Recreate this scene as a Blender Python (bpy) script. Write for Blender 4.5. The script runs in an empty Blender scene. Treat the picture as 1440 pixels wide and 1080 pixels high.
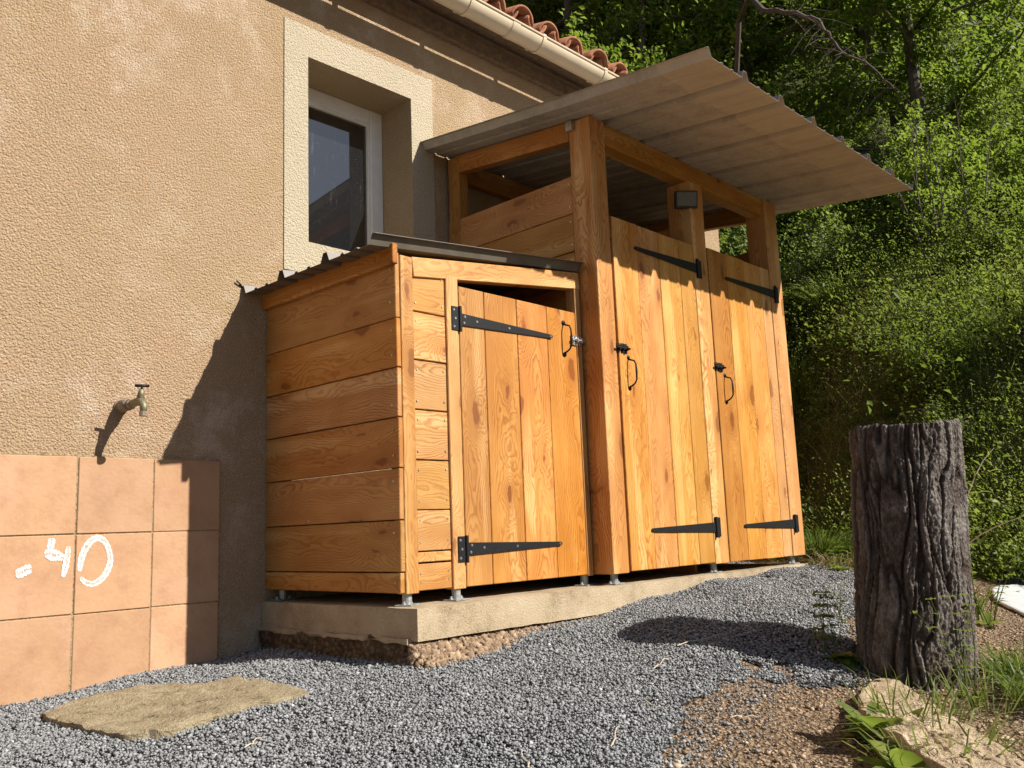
import bpy, math, random
import numpy as np
from mathutils import Vector, Matrix, noise as mnoise

# ------------------------------------------------------------------ camera, world, sun, exposure
SC = bpy.context.scene
COL = SC.collection
cam_d = bpy.data.cameras.new('camera')
cam = bpy.data.objects.new('camera', cam_d)
COL.objects.link(cam)
fw = Vector((0.7170288, 0.67857579, 0.15938821)).normalized()
rt = Vector((0.69135105, -0.72149479, -0.03845775)).normalized()
up = rt.cross(fw).normalized()
CAMP = Vector((-2.237, -3.7053, 0.2737))
cam.matrix_world = Matrix(((rt.x, up.x, -fw.x, CAMP.x), (rt.y, up.y, -fw.y, CAMP.y), (rt.z, up.z, -fw.z, CAMP.z), (0, 0, 0, 1)))
cam_d.sensor_fit = 'HORIZONTAL'
cam_d.sensor_width = 36.0
cam_d.lens = 1268.0 / 1440.0 * 36.0
cam_d.clip_start = 0.02
cam_d.clip_end = 2000
SC.camera = cam

SUN = Vector((0.4025, -1.0, 0.845)).normalized()
world = bpy.data.worlds.new('World')
SC.world = world
world.use_nodes = True
wn = world.node_tree.nodes
bg = wn['Background']
sky = wn.new('ShaderNodeTexSky')
sky.sky_type = 'NISHITA'
sky.sun_disc = False
sky.sun_elevation = math.asin(SUN.z)
sky.sun_rotation = math.atan2(SUN.x, SUN.y)
sky.air_density = 1.0
sky.dust_density = 0.6
sky.ozone_density = 1.5
world.node_tree.links.new(sky.outputs[0], bg.inputs[0])
bg.inputs[1].default_value = 0.05
sd = bpy.data.lights.new('sun', 'SUN')
sd.energy = 5.0
sd.angle = math.radians(0.53)
sd.color = (1.0, 0.94, 0.84)
so = bpy.data.objects.new('sun', sd)
COL.objects.link(so)
so.rotation_euler = (-SUN).to_track_quat('-Z', 'Y').to_euler()
so.location = (4, -10, 9)
SC.view_settings.view_transform = 'Standard'
SC.view_settings.look = 'None'
SC.view_settings.exposure = 0.65
SC.cycles.max_bounces = 6
SC.cycles.diffuse_bounces = 3
SC.cycles.glossy_bounces = 2
SC.cycles.transmission_bounces = 4
SC.cycles.transparent_max_bounces = 6
SC.view_settings.gamma = 1.0
SC.view_settings.use_curve_mapping = False

rng = np.random.default_rng(7)
random.seed(7)

# ------------------------------------------------------------------ node helpers
class NB:
    def __init__(self, name):
        self.m = bpy.data.materials.new(name)
        self.m.use_nodes = True
        self.t = self.m.node_tree
        self.n = self.t.nodes
        self.n.clear()
        self.out = self.n.new('ShaderNodeOutputMaterial')
    def set(self, sock, v):
        if isinstance(v, bpy.types.NodeSocket):
            self.t.links.new(v, sock)
        elif v is not None:
            if hasattr(sock.default_value, '__len__') and not isinstance(v, str):
                v = tuple(v)
                if len(sock.default_value) == 4 and len(v) == 3:
                    v = v + (1,)
            sock.default_value = v
    def node(self, typ, ins=None, **props):
        nd = self.n.new(typ)
        for k, v in props.items():
            setattr(nd, k, v)
        for k, v in (ins or {}).items():
            self.set(nd.inputs[k], v)
        return nd
    def math(self, op, a, b=None, c=None, clamp=False):
        nd = self.node('ShaderNodeMath', operation=op, use_clamp=clamp)
        self.set(nd.inputs[0], a)
        if b is not None: self.set(nd.inputs[1], b)
        if c is not None: self.set(nd.inputs[2], c)
        return nd.outputs[0]
    def vmath(self, op, a, b=None):
        nd = self.node('ShaderNodeVectorMath', operation=op)
        self.set(nd.inputs[0], a)
        if b is not None: self.set(nd.inputs[1], b)
        return nd.outputs[0]
    def mix(self, f, a, b, blend='MIX'):
        nd = self.node('ShaderNodeMix', data_type='RGBA', blend_type=blend)
        self.set(nd.inputs[0], f)
        self.set(nd.inputs[6], a)
        self.set(nd.inputs[7], b)
        return nd.outputs[2]
    def ramp(self, f, stops):
        nd = self.node('ShaderNodeValToRGB')
        cr = nd.color_ramp
        while len(cr.elements) < len(stops): cr.elements.new(0.5)
        for e, (p, c) in zip(cr.elements, stops):
            e.position = p
            c = (c, c, c) if not hasattr(c, '__len__') else c
            e.color = (*c, 1)
        self.set(nd.inputs[0], f)
        return nd.outputs[0]
    def maprange(self, v, a, b, c, d, smooth=False):
        nd = self.node('ShaderNodeMapRange', interpolation_type='SMOOTHSTEP' if smooth else 'LINEAR')
        for i, q in enumerate((v, a, b, c, d)): self.set(nd.inputs[i], q)
        return nd.outputs[0]
    def noise(self, vec, scale, detail=3, rough=0.55, dist=0.0, out=0):
        nd = self.node('ShaderNodeTexNoise', {'Scale': scale, 'Detail': detail, 'Roughness': rough, 'Distortion': dist})
        self.set(nd.inputs['Vector'], vec)
        return nd.outputs[out]
    def voro(self, vec, scale, feature='F1', out='Distance', rnd=1.0, dim='3D'):
        nd = self.node('ShaderNodeTexVoronoi', feature=feature, voronoi_dimensions=dim)
        self.set(nd.inputs['Vector'], vec)
        self.set(nd.inputs['Scale'], scale)
        self.set(nd.inputs['Randomness'], rnd)
        return nd.outputs[out]
    def obj(self):
        return self.node('ShaderNodeTexCoord').outputs['Object']
    def rand(self):
        return self.node('ShaderNodeObjectInfo').outputs['Random']
    def attr(self, name, out='Fac'):
        return self.node('ShaderNodeAttribute', attribute_name=name).outputs[out]
    def sep(self, v):
        return self.node('ShaderNodeSeparateXYZ', {0: v}).outputs
    def comb(self, x, y, z):
        return self.node('ShaderNodeCombineXYZ', {0: x, 1: y, 2: z}).outputs[0]
    def bump(self, h, strength=0.5, dist=0.01, normal=None):
        nd = self.node('ShaderNodeBump', {'Strength': strength, 'Distance': dist, 'Height': h})
        if normal is not None: self.set(nd.inputs['Normal'], normal)
        return nd.outputs[0]
    def pbr(self, col, rough=0.7, metal=0.0, normal=None, spec=None, **kw):
        nd = self.node('ShaderNodeBsdfPrincipled')
        self.set(nd.inputs['Base Color'], col)
        self.set(nd.inputs['Roughness'], rough)
        self.set(nd.inputs['Metallic'], metal)
        if normal is not None: self.set(nd.inputs['Normal'], normal)
        if spec is not None: self.set(nd.inputs['Specular IOR Level'], spec)
        for k, v in kw.items(): self.set(nd.inputs[k], v)
        return nd.outputs[0]
    def finish(self, sh):
        self.t.links.new(sh, self.out.inputs[0])
        return self.m

# ------------------------------------------------------------------ materials
def m_wood(name, light, mid, dark, knot, pale=0.6, pinkish=False):
    b = NB(name)
    r = b.rand()
    o = b.obj()
    x, y, z = b.sep(o)
    r2 = b.math('FRACT', b.math('MULTIPLY', r, 17.31))
    r3 = b.math('FRACT', b.math('MULTIPLY', r, 57.77))
    r4 = b.math('FRACT', b.math('MULTIPLY', r, 131.13))
    xs = b.math('ADD', x, b.math('MULTIPLY', r, 41.0))
    P = b.comb(xs, y, z)
    # wandering pith line
    wx = b.comb(xs, r2, r3)
    wan = b.math('MULTIPLY', b.math('SUBTRACT', b.noise(wx, 1.3, 2), 0.5), 0.16)
    wan2 = b.math('MULTIPLY', b.math('SUBTRACT', b.noise(b.vmath('ADD', wx, (7, 3, 1)), 1.9, 2), 0.5), 0.10)
    # knots
    kv = b.comb(b.math('MULTIPLY', xs, 2.0), b.math('ADD', b.math('MULTIPLY', y, 5.5), b.math('MULTIPLY', r3, 23.0)), 0.0)
    kw = b.node('ShaderNodeTexNoise', {'Scale': 14.0, 'Detail': 2.0})
    b.set(kw.inputs['Vector'], P)
    kv2 = b.vmath('ADD', kv, b.vmath('MULTIPLY', b.vmath('SUBTRACT', kw.outputs[1], (0.5, 0.5, 0.5)), (0.22, 0.22, 0.0)))
    kd = b.voro(kv2, 1.0, dim='2D')
    kcol = b.voro(kv2, 1.0, out='Color', dim='2D')
    ksz = b.math('MULTIPLY_ADD', b.sep(kcol)[0], 0.16, -0.035)          # knot radius, some cells have none
    kmask = b.maprange(b.math('SUBTRACT', kd, ksz), -0.03, 0.02, 1.0, 0.0, True)
    kinf = b.math('MULTIPLY', b.math('EXPONENT', b.math('MULTIPLY', b.math('POWER', kd, 2.0), -14.0)), b.math('ADD', ksz, 0.05))
    yy = b.math('ADD', b.math('ADD', y, wan), b.math('MULTIPLY', b.math('SUBTRACT', r2, 0.5), 0.16))
    zz = b.math('ADD', b.math('ADD', z, wan2), b.math('MULTIPLY_ADD', r4, 0.07, 0.03))
    rr = b.math('SQRT', b.math('ADD', b.math('POWER', yy, 2.0), b.math('POWER', zz, 2.0)))
    fine = b.noise(b.vmath('MULTIPLY', P, (3.0, 40.0, 40.0)), 1.0, 3)
    rr = b.math('ADD', rr, b.math('MULTIPLY', kinf, 0.55))
    rr = b.math('ADD', rr, b.math('MULTIPLY', b.math('SUBTRACT', fine, 0.5), 0.007))
    nz = b.noise(b.vmath('MULTIPLY', P, (2.0, 6.0, 6.0)), 2.0, 3)
    rr = b.math('ADD', rr, b.math('MULTIPLY', b.math('SUBTRACT', nz, 0.5), 0.045))
    ring = b.math('FRACT', b.math('MULTIPLY', rr, 115.0))
    ringv = b.ramp(ring, [(0.0, 0.12), (0.45, 0.3), (0.82, 1.0), (0.93, 0.75), (1.0, 0.12)])
    fib = b.noise(b.vmath('MULTIPLY', P, (9.0, 320.0, 320.0)), 1.0, 2)
    patch = b.noise(b.vmath('MULTIPLY', P, (1.2, 7.0, 7.0)), 1.6, 3)
    col = b.mix(b.maprange(patch, 0.40, 0.62, 0.0, 1.0), mid, light)
    # pale sapwood strips
    sap = b.math('MULTIPLY', b.maprange(b.noise(b.vmath('MULTIPLY', b.vmath('ADD', P, (11, 5, 2)), (0.8, 9.0, 9.0)), 1.0, 2, 0.4), 0.56, 0.64, 0.0, 1.0, True), pale)
    col = b.mix(sap, col, (0.76, 0.48, 0.19))
    col = b.mix(b.math('MULTIPLY', ringv, b.maprange(b.noise(P, 3.0, 2), 0.3, 0.7, 0.35, 1.0)), col, dark)
    col = b.mix(b.math('MULTIPLY', b.maprange(fib, 0.3, 0.75, 0.0, 1.0), 0.16), col, dark)
    halo = b.math('MULTIPLY', b.maprange(b.math('SUBTRACT', kd, ksz), 0.0, 0.22, 1.0, 0.0, True), b.maprange(ksz, 0.0, 0.06, 0.0, 0.35))
    col = b.mix(halo, col, dark)
    col = b.mix(b.math('MULTIPLY', kmask, b.maprange(ksz, 0.0, 0.03, 0.0, 0.85)), col, knot)
    # plank to plank variation
    hs = b.node('ShaderNodeHueSaturation', {'Hue': b.math('MULTIPLY_ADD', r3, 0.009, 0.4945), 'Saturation': b.math('MULTIPLY_ADD', r2, 0.12, 0.92), 'Value': b.math('MULTIPLY_ADD', r4, 0.3, 0.86), 'Color': col})
    col = hs.outputs[0]
    blotch = b.noise(P, 5.0, 4)
    col = b.mix(b.maprange(blotch, 0.45, 0.75, 0.0, 0.25), col, dark)
    grime = b.noise(b.vmath('MULTIPLY', P, (1.0, 2.0, 2.0)), 9.0, 5, 0.7)
    col = b.mix(b.maprange(grime, 0.62, 0.85, 0.0, 0.15), col, knot)
    h = b.math('ADD', b.math('MULTIPLY', ringv, 0.35), b.math('MULTIPLY', fib, 0.7))
    nrm = b.bump(h, 0.35, 0.0012)
    rough = b.maprange(fib, 0.2, 0.8, 0.42, 0.62)
    return b.finish(b.pbr(col, rough, normal=nrm, spec=0.35))

WOOD = m_wood('oiled_larch', (0.60, 0.305, 0.080), (0.49, 0.220, 0.045), (0.29, 0.095, 0.014), (0.20, 0.058, 0.009))
WOODP = m_wood('pale_larch', (0.63, 0.350, 0.115), (0.54, 0.27, 0.07), (0.33, 0.12, 0.022), (0.23, 0.08, 0.013), pale=0.7)
WOODB = m_wood('beam_larch', (0.57, 0.30, 0.082), (0.48, 0.225, 0.05), (0.29, 0.10, 0.018), (0.19, 0.065, 0.011))

def m_plaster(name, c1, c2, pale, scale=95.0, strength=1.0, stain=0.6):
    b = NB(name)
    P = b.obj()
    big = b.noise(P, 1.6, 5, 0.6)
    med = b.noise(P, 7.0, 4, 0.6)
    g1 = b.noise(P, scale, 4, 0.65)
    g2 = b.voro(b.vmath('ADD', P, b.vmath('MULTIPLY', b.noise(P, 60.0, 2, out=1), (0.006, 0.006, 0.006))), scale * 0.62)
    col = b.mix(b.maprange(big, 0.35, 0.65, 0, 1), c1, c2)
    col = b.mix(b.maprange(med, 0.4, 0.75, 0, 0.35), col, c1)
    st = b.math('MULTIPLY', b.maprange(b.noise(P, 2.6, 7, 0.72), 0.47, 0.66, 0, 1, True), b.maprange(b.noise(b.vmath('ADD', P, (3.1, 0, 7.7)), 0.8, 3), 0.40, 0.6, 0.15, 1))
    col = b.mix(b.math('MULTIPLY', st, stain), col, pale)
    dk = b.maprange(b.noise(b.vmath('ADD', P, (13.1, 0, 4.7)), 3.2, 6, 0.7), 0.56, 0.78, 0, 0.35, True)
    col = b.mix(dk, col, tuple(v * 0.62 for v in c2))
    col = b.mix(b.maprange(g1, 0.35, 0.65, 0.0, 0.6), col, tuple(v * 0.5 for v in c1))
    col = b.mix(b.maprange(b.noise(b.vmath('ADD', P, (5, 5, 5)), scale * 0.8, 2), 0.55, 0.7, 0.0, 0.55), col, pale)
    col = b.mix(b.maprange(b.noise(b.vmath('ADD', P, (21, 3, 9)), 1.1, 4, 0.6), 0.45, 0.65, 0.0, 0.4), col, (c1[0]*0.86, c1[1]*0.9, c1[2]*0.8))
    # small dark pits
    pit = b.voro(P, 9.0)
    col = b.mix(b.maprange(pit, 0.02, 0.045, 0.8, 0.0), col, (0.05, 0.035, 0.02))
    h = b.math('ADD', b.math('MULTIPLY', g1, 1.0), b.math('MULTIPLY', b.math('SUBTRACT', 1.0, g2), 0.7))
    h = b.math('ADD', h, b.math('MULTIPLY', med, 0.5))
    return b.finish(b.pbr(col, 0.92, normal=b.bump(h, strength, 0.0105), spec=0.12))
PLASTER = m_plaster('house_plaster', (0.49, 0.345, 0.21), (0.535, 0.355, 0.225), (0.76, 0.62, 0.49), 165.0, 1.0, 1.0)
SURROUND = m_plaster('surround_plaster', (0.58, 0.49, 0.37), (0.53, 0.45, 0.34), (0.66, 0.58, 0.47), 150.0, 0.8, 0.3)
REVEAL = m_plaster('reveal_plaster', (0.46, 0.345, 0.215), (0.42, 0.31, 0.195), (0.55, 0.45, 0.34), 150.0, 0.5, 0.3)

def m_tile():
    b = NB('pink_clay_tile')
    r = b.rand()
    P = b.vmath('ADD', b.obj(), b.comb(b.math('MULTIPLY', r, 31.0), 0.0, b.math('MULTIPLY', r, 17.0)))
    n1 = b.noise(P, 4.5, 5, 0.62)
    n2 = b.noise(P, 55.0, 4, 0.6)
    col = b.mix(b.maprange(n1, 0.3, 0.7, 0, 1), (0.51, 0.31, 0.175), (0.44, 0.25, 0.145))
    col = b.mix(b.maprange(n2, 0.35, 0.75, 0, 0.4), col, (0.40, 0.24, 0.14))
    x, y, z = b.sep(b.obj())
    col = b.mix(b.maprange(b.noise(P, 2.1, 3), 0.5, 0.7, 0, 0.5), col, (0.56, 0.35, 0.24))
    col = b.mix(b.maprange(b.voro(P, 34.0), 0.03, 0.07, 0.6, 0.0), col, (0.25, 0.13, 0.07))
    col = b.mix(b.maprange(b.noise(P, 9.0, 6, 0.75), 0.5, 0.7, 0, 0.55), col, (0.36, 0.2, 0.115))
    hs = b.node('ShaderNodeHueSaturation', {'Value': b.math('MULTIPLY_ADD', r, 0.18, 0.91), 'Color': col})
    return b.finish(b.pbr(hs.outputs[0], 0.78, normal=b.bump(n2, 0.5, 0.004), spec=0.2))
TILE = m_tile()

def m_grout():
    b = NB('tile_grout')
    P = b.obj()
    n = b.noise(P, 130.0, 3, 0.7)
    col = b.ramp(n, [(0.3, (0.10, 0.075, 0.045)), (0.55, (0.36, 0.27, 0.16)), (0.75, (0.5, 0.39, 0.25))])
    return b.finish(b.pbr(col, 0.95, normal=b.bump(n, 1.0, 0.006), spec=0.1))
GROUT = m_grout()

def m_rough(name, stops, s1=8.0, s2=70.0, bs=0.6, bd=0.01, rough=0.9, spec=0.2, voro=0, vdark=0.6):
    b = NB(name)
    P = b.obj()
    n1 = b.noise(P, s1, 6, 0.65)
    n2 = b.noise(P, s2, 4, 0.65)
    f = b.math('ADD', b.math('MULTIPLY', n1, 0.62), b.math('MULTIPLY', n2, 0.38))
    col = b.ramp(f, stops)
    h = b.math('ADD', n2, b.math('MULTIPLY', n1, 0.6))
    if voro:
        v = b.voro(P, voro)
        h = b.math('ADD', h, b.math('MULTIPLY', v, 1.2))
        col = b.mix(b.maprange(v, 0.25, 0.6, 0.0, vdark), col, tuple(c * 0.4 for c in stops[0][1]))
    return b.finish(b.pbr(col, rough, normal=b.bump(h, bs, bd), spec=spec))
CONCRETE = m_rough('cast_concrete', [(0.34, (0.20, 0.15, 0.095)), (0.48, (0.40, 0.315, 0.21)), (0.6, (0.47, 0.38, 0.265)), (0.72, (0.58, 0.49, 0.36))], 6.0, 130.0, 0.8, 0.006)
FOOTING = m_rough('rough_footing', [(0.35, (0.11, 0.075, 0.042)), (0.52, (0.24, 0.17, 0.10)), (0.7, (0.36, 0.27, 0.17))], 14.0, 70.0, 1.0, 0.02, voro=45.0)
SLABSTONE = m_rough('flagstone', [(0.37, (0.10, 0.08, 0.05)), (0.44, (0.30, 0.24, 0.15)), (0.58, (0.38, 0.315, 0.205)), (0.7, (0.52, 0.45, 0.32))], 13.0, 95.0, 1.0, 0.012)
KERBSTONE = m_rough('sandstone_kerb', [(0.34, (0.20, 0.14, 0.085)), (0.46, (0.43, 0.33, 0.215)), (0.6, (0.52, 0.415, 0.28)), (0.72, (0.62, 0.52, 0.38))], 12.0, 80.0, 0.9, 0.012)
SOIL = m_rough('dry_soil', [(0.35, (0.21, 0.14, 0.085)), (0.52, (0.40, 0.28, 0.18)), (0.68, (0.52, 0.39, 0.26))], 10.0, 75.0, 1.0, 0.02, voro=60.0)
HILLSOIL = m_rough('hill_soil', [(0.35, (0.040, 0.048, 0.016)), (0.52, (0.075, 0.085, 0.026)), (0.68, (0.12, 0.115, 0.045))], 3.0, 30.0, 1.0, 0.05)
BED = m_rough('gravel_bed', [(0.35, (0.035, 0.036, 0.038)), (0.52, (0.12, 0.122, 0.126)), (0.7, (0.28, 0.28, 0.28))], 60.0, 140.0, 1.0, 0.012, voro=85.0)

def m_stones(name, stops, rough=0.75):
    b = NB(name)
    f = b.attr('tint')
    n = b.noise(b.obj(), 260.0, 3)
    col = b.ramp(f, stops)
    col = b.mix(b.maprange(n, 0.35, 0.7, 0, 0.35), col, tuple(c * 0.5 for c in stops[1][1]))
    return b.finish(b.pbr(col, rough, normal=b.bump(n, 0.4, 0.002), spec=0.3))
GRAVEL = m_stones('blue_grey_gravel', [(0.0, (0.11, 0.113, 0.118)), (0.45, (0.255, 0.26, 0.268)), (0.8, (0.38, 0.385, 0.395)), (0.95, (0.56, 0.56, 0.56)), (1.0, (0.76, 0.75, 0.73))])
RUBBLE = m_stones('soil_rubble', [(0.0, (0.17, 0.11, 0.068)), (0.5, (0.39, 0.275, 0.18)), (0.85, (0.52, 0.40, 0.28)), (1.0, (0.66, 0.55, 0.42))], 0.92)

def m_simple(name, col, rough, metal=0.0, nscale=60, var=0.25, bump=0.2, bd=0.002, spec=None):
    b = NB(name)
    n = b.noise(b.obj(), nscale, 4, 0.6)
    c = b.mix(b.maprange(n, 0.3, 0.7, 0, 1), tuple(v * (1 - var) for v in col), tuple(min(1, v * (1 + var)) for v in col))
    return b.finish(b.pbr(c, b.maprange(n, 0.2, 0.8, max(0.05, rough - 0.1), min(1, rough + 0.1)), metal, normal=b.bump(n, bump, bd), spec=spec))
IRON = m_simple('black_hammered_iron', (0.012, 0.0125, 0.014), 0.5, 0.0, 240, 0.3, 0.6, 0.0015, spec=0.25)
ZINC = m_simple('zinc_plated_steel', (0.55, 0.56, 0.57), 0.35, 0.9, 80, 0.15, 0.15)
STEEL = m_simple('galvanised_foot', (0.36, 0.37, 0.37), 0.5, 0.6, 70, 0.25, 0.2)
SCREW = m_simple('screw_head', (0.62, 0.52, 0.34), 0.4, 0.7, 100, 0.2, 0.1)
PVC = m_simple('sand_pvc_gutter', (0.60, 0.50, 0.36), 0.4, 0, 9, 0.06, 0.02)
PVCW = m_simple('white_pvc_frame', (0.78, 0.77, 0.75), 0.4, 0, 12, 0.06, 0.03)
BRASS = m_simple('weathered_brass', (0.21, 0.19, 0.115), 0.55, 0.4, 110, 0.4, 0.4)
LIME = m_simple('limed_pipe', (0.27, 0.205, 0.15), 0.85, 0.0, 90, 0.35, 0.6)
PLASTIC = m_simple('black_plastic', (0.016, 0.016, 0.018), 0.45, 0, 60, 0.2, 0.1)
LENS = m_simple('lamp_lens', (0.10, 0.098, 0.075), 0.3, 0, 30, 0.1, 0.1)
SHEETTOP = m_simple('roof_sheet_top', (0.24, 0.22, 0.205), 0.65, 0, 14, 0.12, 0.05)
SHEETLIP = m_simple('roof_sheet_underside', (0.45, 0.40, 0.315), 0.6, 0, 10, 0.1, 0.05)
SHEETBROWN = m_simple('brown_sheet_underside', (0.135, 0.115, 0.09), 0.5, 0, 10, 0.15, 0.08)
FLEECE = m_rough('condensation_fleece', [(0.32, (0.30, 0.265, 0.22)), (0.5, (0.42, 0.375, 0.315)), (0.68, (0.50, 0.455, 0.39))], 7.0, 60.0, 0.25, 0.002, 0.95, 0.1)
WHITE = m_simple('white_sheet', (0.56, 0.58, 0.60), 0.5, 0, 6, 0.04, 0.03)
DARKWOOD = m_simple('eave_board', (0.16, 0.105, 0.06), 0.85, 0, 30, 0.4, 0.4)
STEM = m_simple('grey_brown_stem', (0.085, 0.068, 0.048), 0.85, 0, 40, 0.4, 0.5, 0.01)
PALETWIG = m_simple('bleached_twig', (0.50, 0.43, 0.32), 0.8, 0, 60, 0.2, 0.3)
CLAYBIT = m_simple('clay_sherd', (0.50, 0.24, 0.13), 0.85, 0, 40, 0.2, 0.3)
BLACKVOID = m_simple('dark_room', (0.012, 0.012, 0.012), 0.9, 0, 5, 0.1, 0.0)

def m_chalk():
    b = NB('white_chalk')
    P = b.obj()
    n = b.noise(P, 330.0, 3, 0.7)
    n2 = b.noise(P, 60.0, 3, 0.6)
    edge = b.attr('edge')
    cover = b.math('ADD', b.math('ADD', n, b.math('MULTIPLY', edge, 0.16)), b.math('MULTIPLY', b.math('SUBTRACT', n2, 0.5), 0.35))
    a = b.maprange(cover, 0.47, 0.55, 0.0, 1.0)
    sh = b.pbr((0.72, 0.71, 0.69), 0.95, spec=0.1, Alpha=a)
    return b.finish(sh)
CHALK = m_chalk()

def m_rooftile():
    b = NB('terracotta_roof_tile')
    r = b.rand()
    P = b.vmath('ADD', b.obj(), b.comb(b.math('MULTIPLY', r, 31.0), 0.0, 0.0))
    n = b.noise(P, 14.0, 5, 0.65)
    col = b.ramp(n, [(0.3, (0.16, 0.062, 0.036)), (0.5, (0.34, 0.135, 0.075)), (0.72, (0.46, 0.23, 0.14))])
    col = b.mix(b.maprange(b.noise(P, 45.0, 3), 0.5, 0.7, 0, 0.6), col, (0.2, 0.17, 0.13))
    return b.finish(b.pbr(col, 0.88, normal=b.bump(n, 0.5, 0.006), spec=0.15))
ROOFTILE = m_rooftile()

def m_glass():
    b = NB('window_glass')
    P = b.obj()
    n = b.noise(P, 3.0, 2)
    d = b.voro(P, 55.0)
    dust = b.maprange(d, 0.05, 0.12, 0.55, 0.0)
    dust = b.math('MULTIPLY', dust, b.maprange(b.noise(P, 6.0, 3), 0.45, 0.6, 0.0, 1.0))
    streak = b.maprange(b.noise(b.vmath('MULTIPLY', P, (30.0, 30.0, 5.0)), 1.0, 4, 0.7), 0.62, 0.75, 0.0, 0.25)
    col = b.mix(b.math('MAXIMUM', dust, streak), (0.012, 0.013, 0.015), (0.3, 0.3, 0.28))
    return b.finish(b.pbr(col, 0.03, normal=b.bump(n, 0.03, 0.01), spec=1.0, IOR=1.75))
GLASS = m_glass()

def m_bark():
    b = NB('pine_bark')
    P = b.obj()
    h = b.attr('ridge')
    n = b.noise(b.vmath('MULTIPLY', P, (1, 1, 0.45)), 60.0, 6, 0.78)
    n2 = b.voro(b.vmath('MULTIPLY', P, (1, 1, 0.6)), 110.0)
    col = b.ramp(b.math('ADD', b.math('MULTIPLY', h, 0.55), b.math('MULTIPLY', n, 0.45)), [(0.22, (0.014, 0.009, 0.006)), (0.43, (0.066, 0.049, 0.040)), (0.60, (0.155, 0.128, 0.112)), (0.82, (0.38, 0.345, 0.32))])
    red = b.noise(P, 7.0, 3)
    col = b.mix(b.maprange(red, 0.5, 0.7, 0, 0.4), col, (0.10, 0.058, 0.035))
    hh = b.math('ADD', n, b.math('MULTIPLY', n2, 0.6))
    return b.finish(b.pbr(col, 0.9, normal=b.bump(hh, 1.0, 0.02), spec=0.2))
BARK = m_bark()
CUTWOOD = m_simple('cut_stump_top', (0.36, 0.25, 0.14), 0.9, 0, 30, 0.3, 0.3)
TREEBARK = m_simple('tree_bark', (0.10, 0.08, 0.06), 0.9, 0, 25, 0.45, 0.6, 0.02)

def m_leaf(name, a, c, d, trans=0.4):
    b = NB(name)
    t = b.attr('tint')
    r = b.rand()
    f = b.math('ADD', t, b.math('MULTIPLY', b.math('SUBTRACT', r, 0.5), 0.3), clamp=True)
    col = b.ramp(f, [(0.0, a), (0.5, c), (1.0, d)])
    p = b.pbr(col, 0.5, spec=0.35)
    tr = b.node('ShaderNodeBsdfTranslucent', {'Color': b.mix(0.5, col, (0.22, 0.30, 0.02), 'ADD')})
    mx = b.node('ShaderNodeMixShader', {0: trans})
    b.t.links.new(p, mx.inputs[1]); b.t.links.new(tr.outputs[0], mx.inputs[2])
    return b.finish(mx.outputs[0])
LEAF = m_leaf('leaf_green', (0.060, 0.088, 0.020), (0.135, 0.190, 0.036), (0.27, 0.30, 0.068), 0.45)
TREELEAF = m_leaf('tree_leaf', (0.052, 0.085, 0.016), (0.130, 0.195, 0.030), (0.25, 0.31, 0.050), 0.5)
GRASS = m_leaf('grass_blade', (0.06, 0.10, 0.02), (0.13, 0.18, 0.04), (0.32, 0.29, 0.11), 0.4)
STRAW = m_leaf('dry_grass', (0.16, 0.12, 0.06), (0.28, 0.22, 0.11), (0.42, 0.34, 0.19), 0.2)

# ------------------------------------------------------------------ object helpers
WM = {}
def link(name, me, parent=None, M=None):
    o = bpy.data.objects.new(name, me)
    COL.objects.link(o)
    M = M or Matrix.Identity(4)
    WM[o] = M
    if parent is not None:
        o.parent = parent
        o.matrix_basis = WM[parent].inverted() @ M
    else:
        o.matrix_basis = M
    return o
def tag(o, label=None, cat=None, group=None, kind=None):
    if label: o['label'] = label
    if cat: o['category'] = cat
    if group: o['group'] = group
    if kind: o['kind'] = kind
    return o
def empty(name, loc, label, cat, group=None):
    o = bpy.data.objects.new(name, None)
    o.empty_display_size = 0.1
    COL.objects.link(o)
    o.location = loc
    WM[o] = Matrix.Translation(loc)
    return tag(o, label, cat, group)
def pymesh(name, v, f, mats, smooth=False, mi=None):
    me = bpy.data.meshes.new(name)
    me.from_pydata([tuple(p) for p in v], [], [tuple(q) for q in f])
    for m in (mats if isinstance(mats, (list, tuple)) else [mats]): me.materials.append(m)
    if smooth: me.polygons.foreach_set('use_smooth', [True] * len(me.polygons))
    if mi is not None: me.polygons.foreach_set('material_index', mi)
    me.update()
    return me
def npmesh(name, V, F, mat, tint=None, attr='tint', smooth=False):
    """V (n,3) float, F (m,k) int, one attribute value per vertex"""
    me = bpy.data.meshes.new(name)
    V = np.asarray(V, np.float32); F = np.asarray(F, np.int32)
    n, k = F.shape
    me.vertices.add(len(V)); me.vertices.foreach_set('co', V.ravel())
    me.loops.add(n * k); me.loops.foreach_set('vertex_index', F.ravel())
    me.polygons.add(n); me.polygons.foreach_set('loop_start', np.arange(0, n * k, k, dtype=np.int32))
    me.polygons.foreach_set('loop_total', np.full(n, k, np.int32))
    if smooth: me.polygons.foreach_set('use_smooth', np.ones(n, bool))
    if tint is not None:
        a = me.attributes.new(attr, 'FLOAT', 'POINT')
        a.data.foreach_set('value', np.asarray(tint, np.float32))
    me.materials.append(mat)
    me.update(calc_edges=True)
    return me
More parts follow.
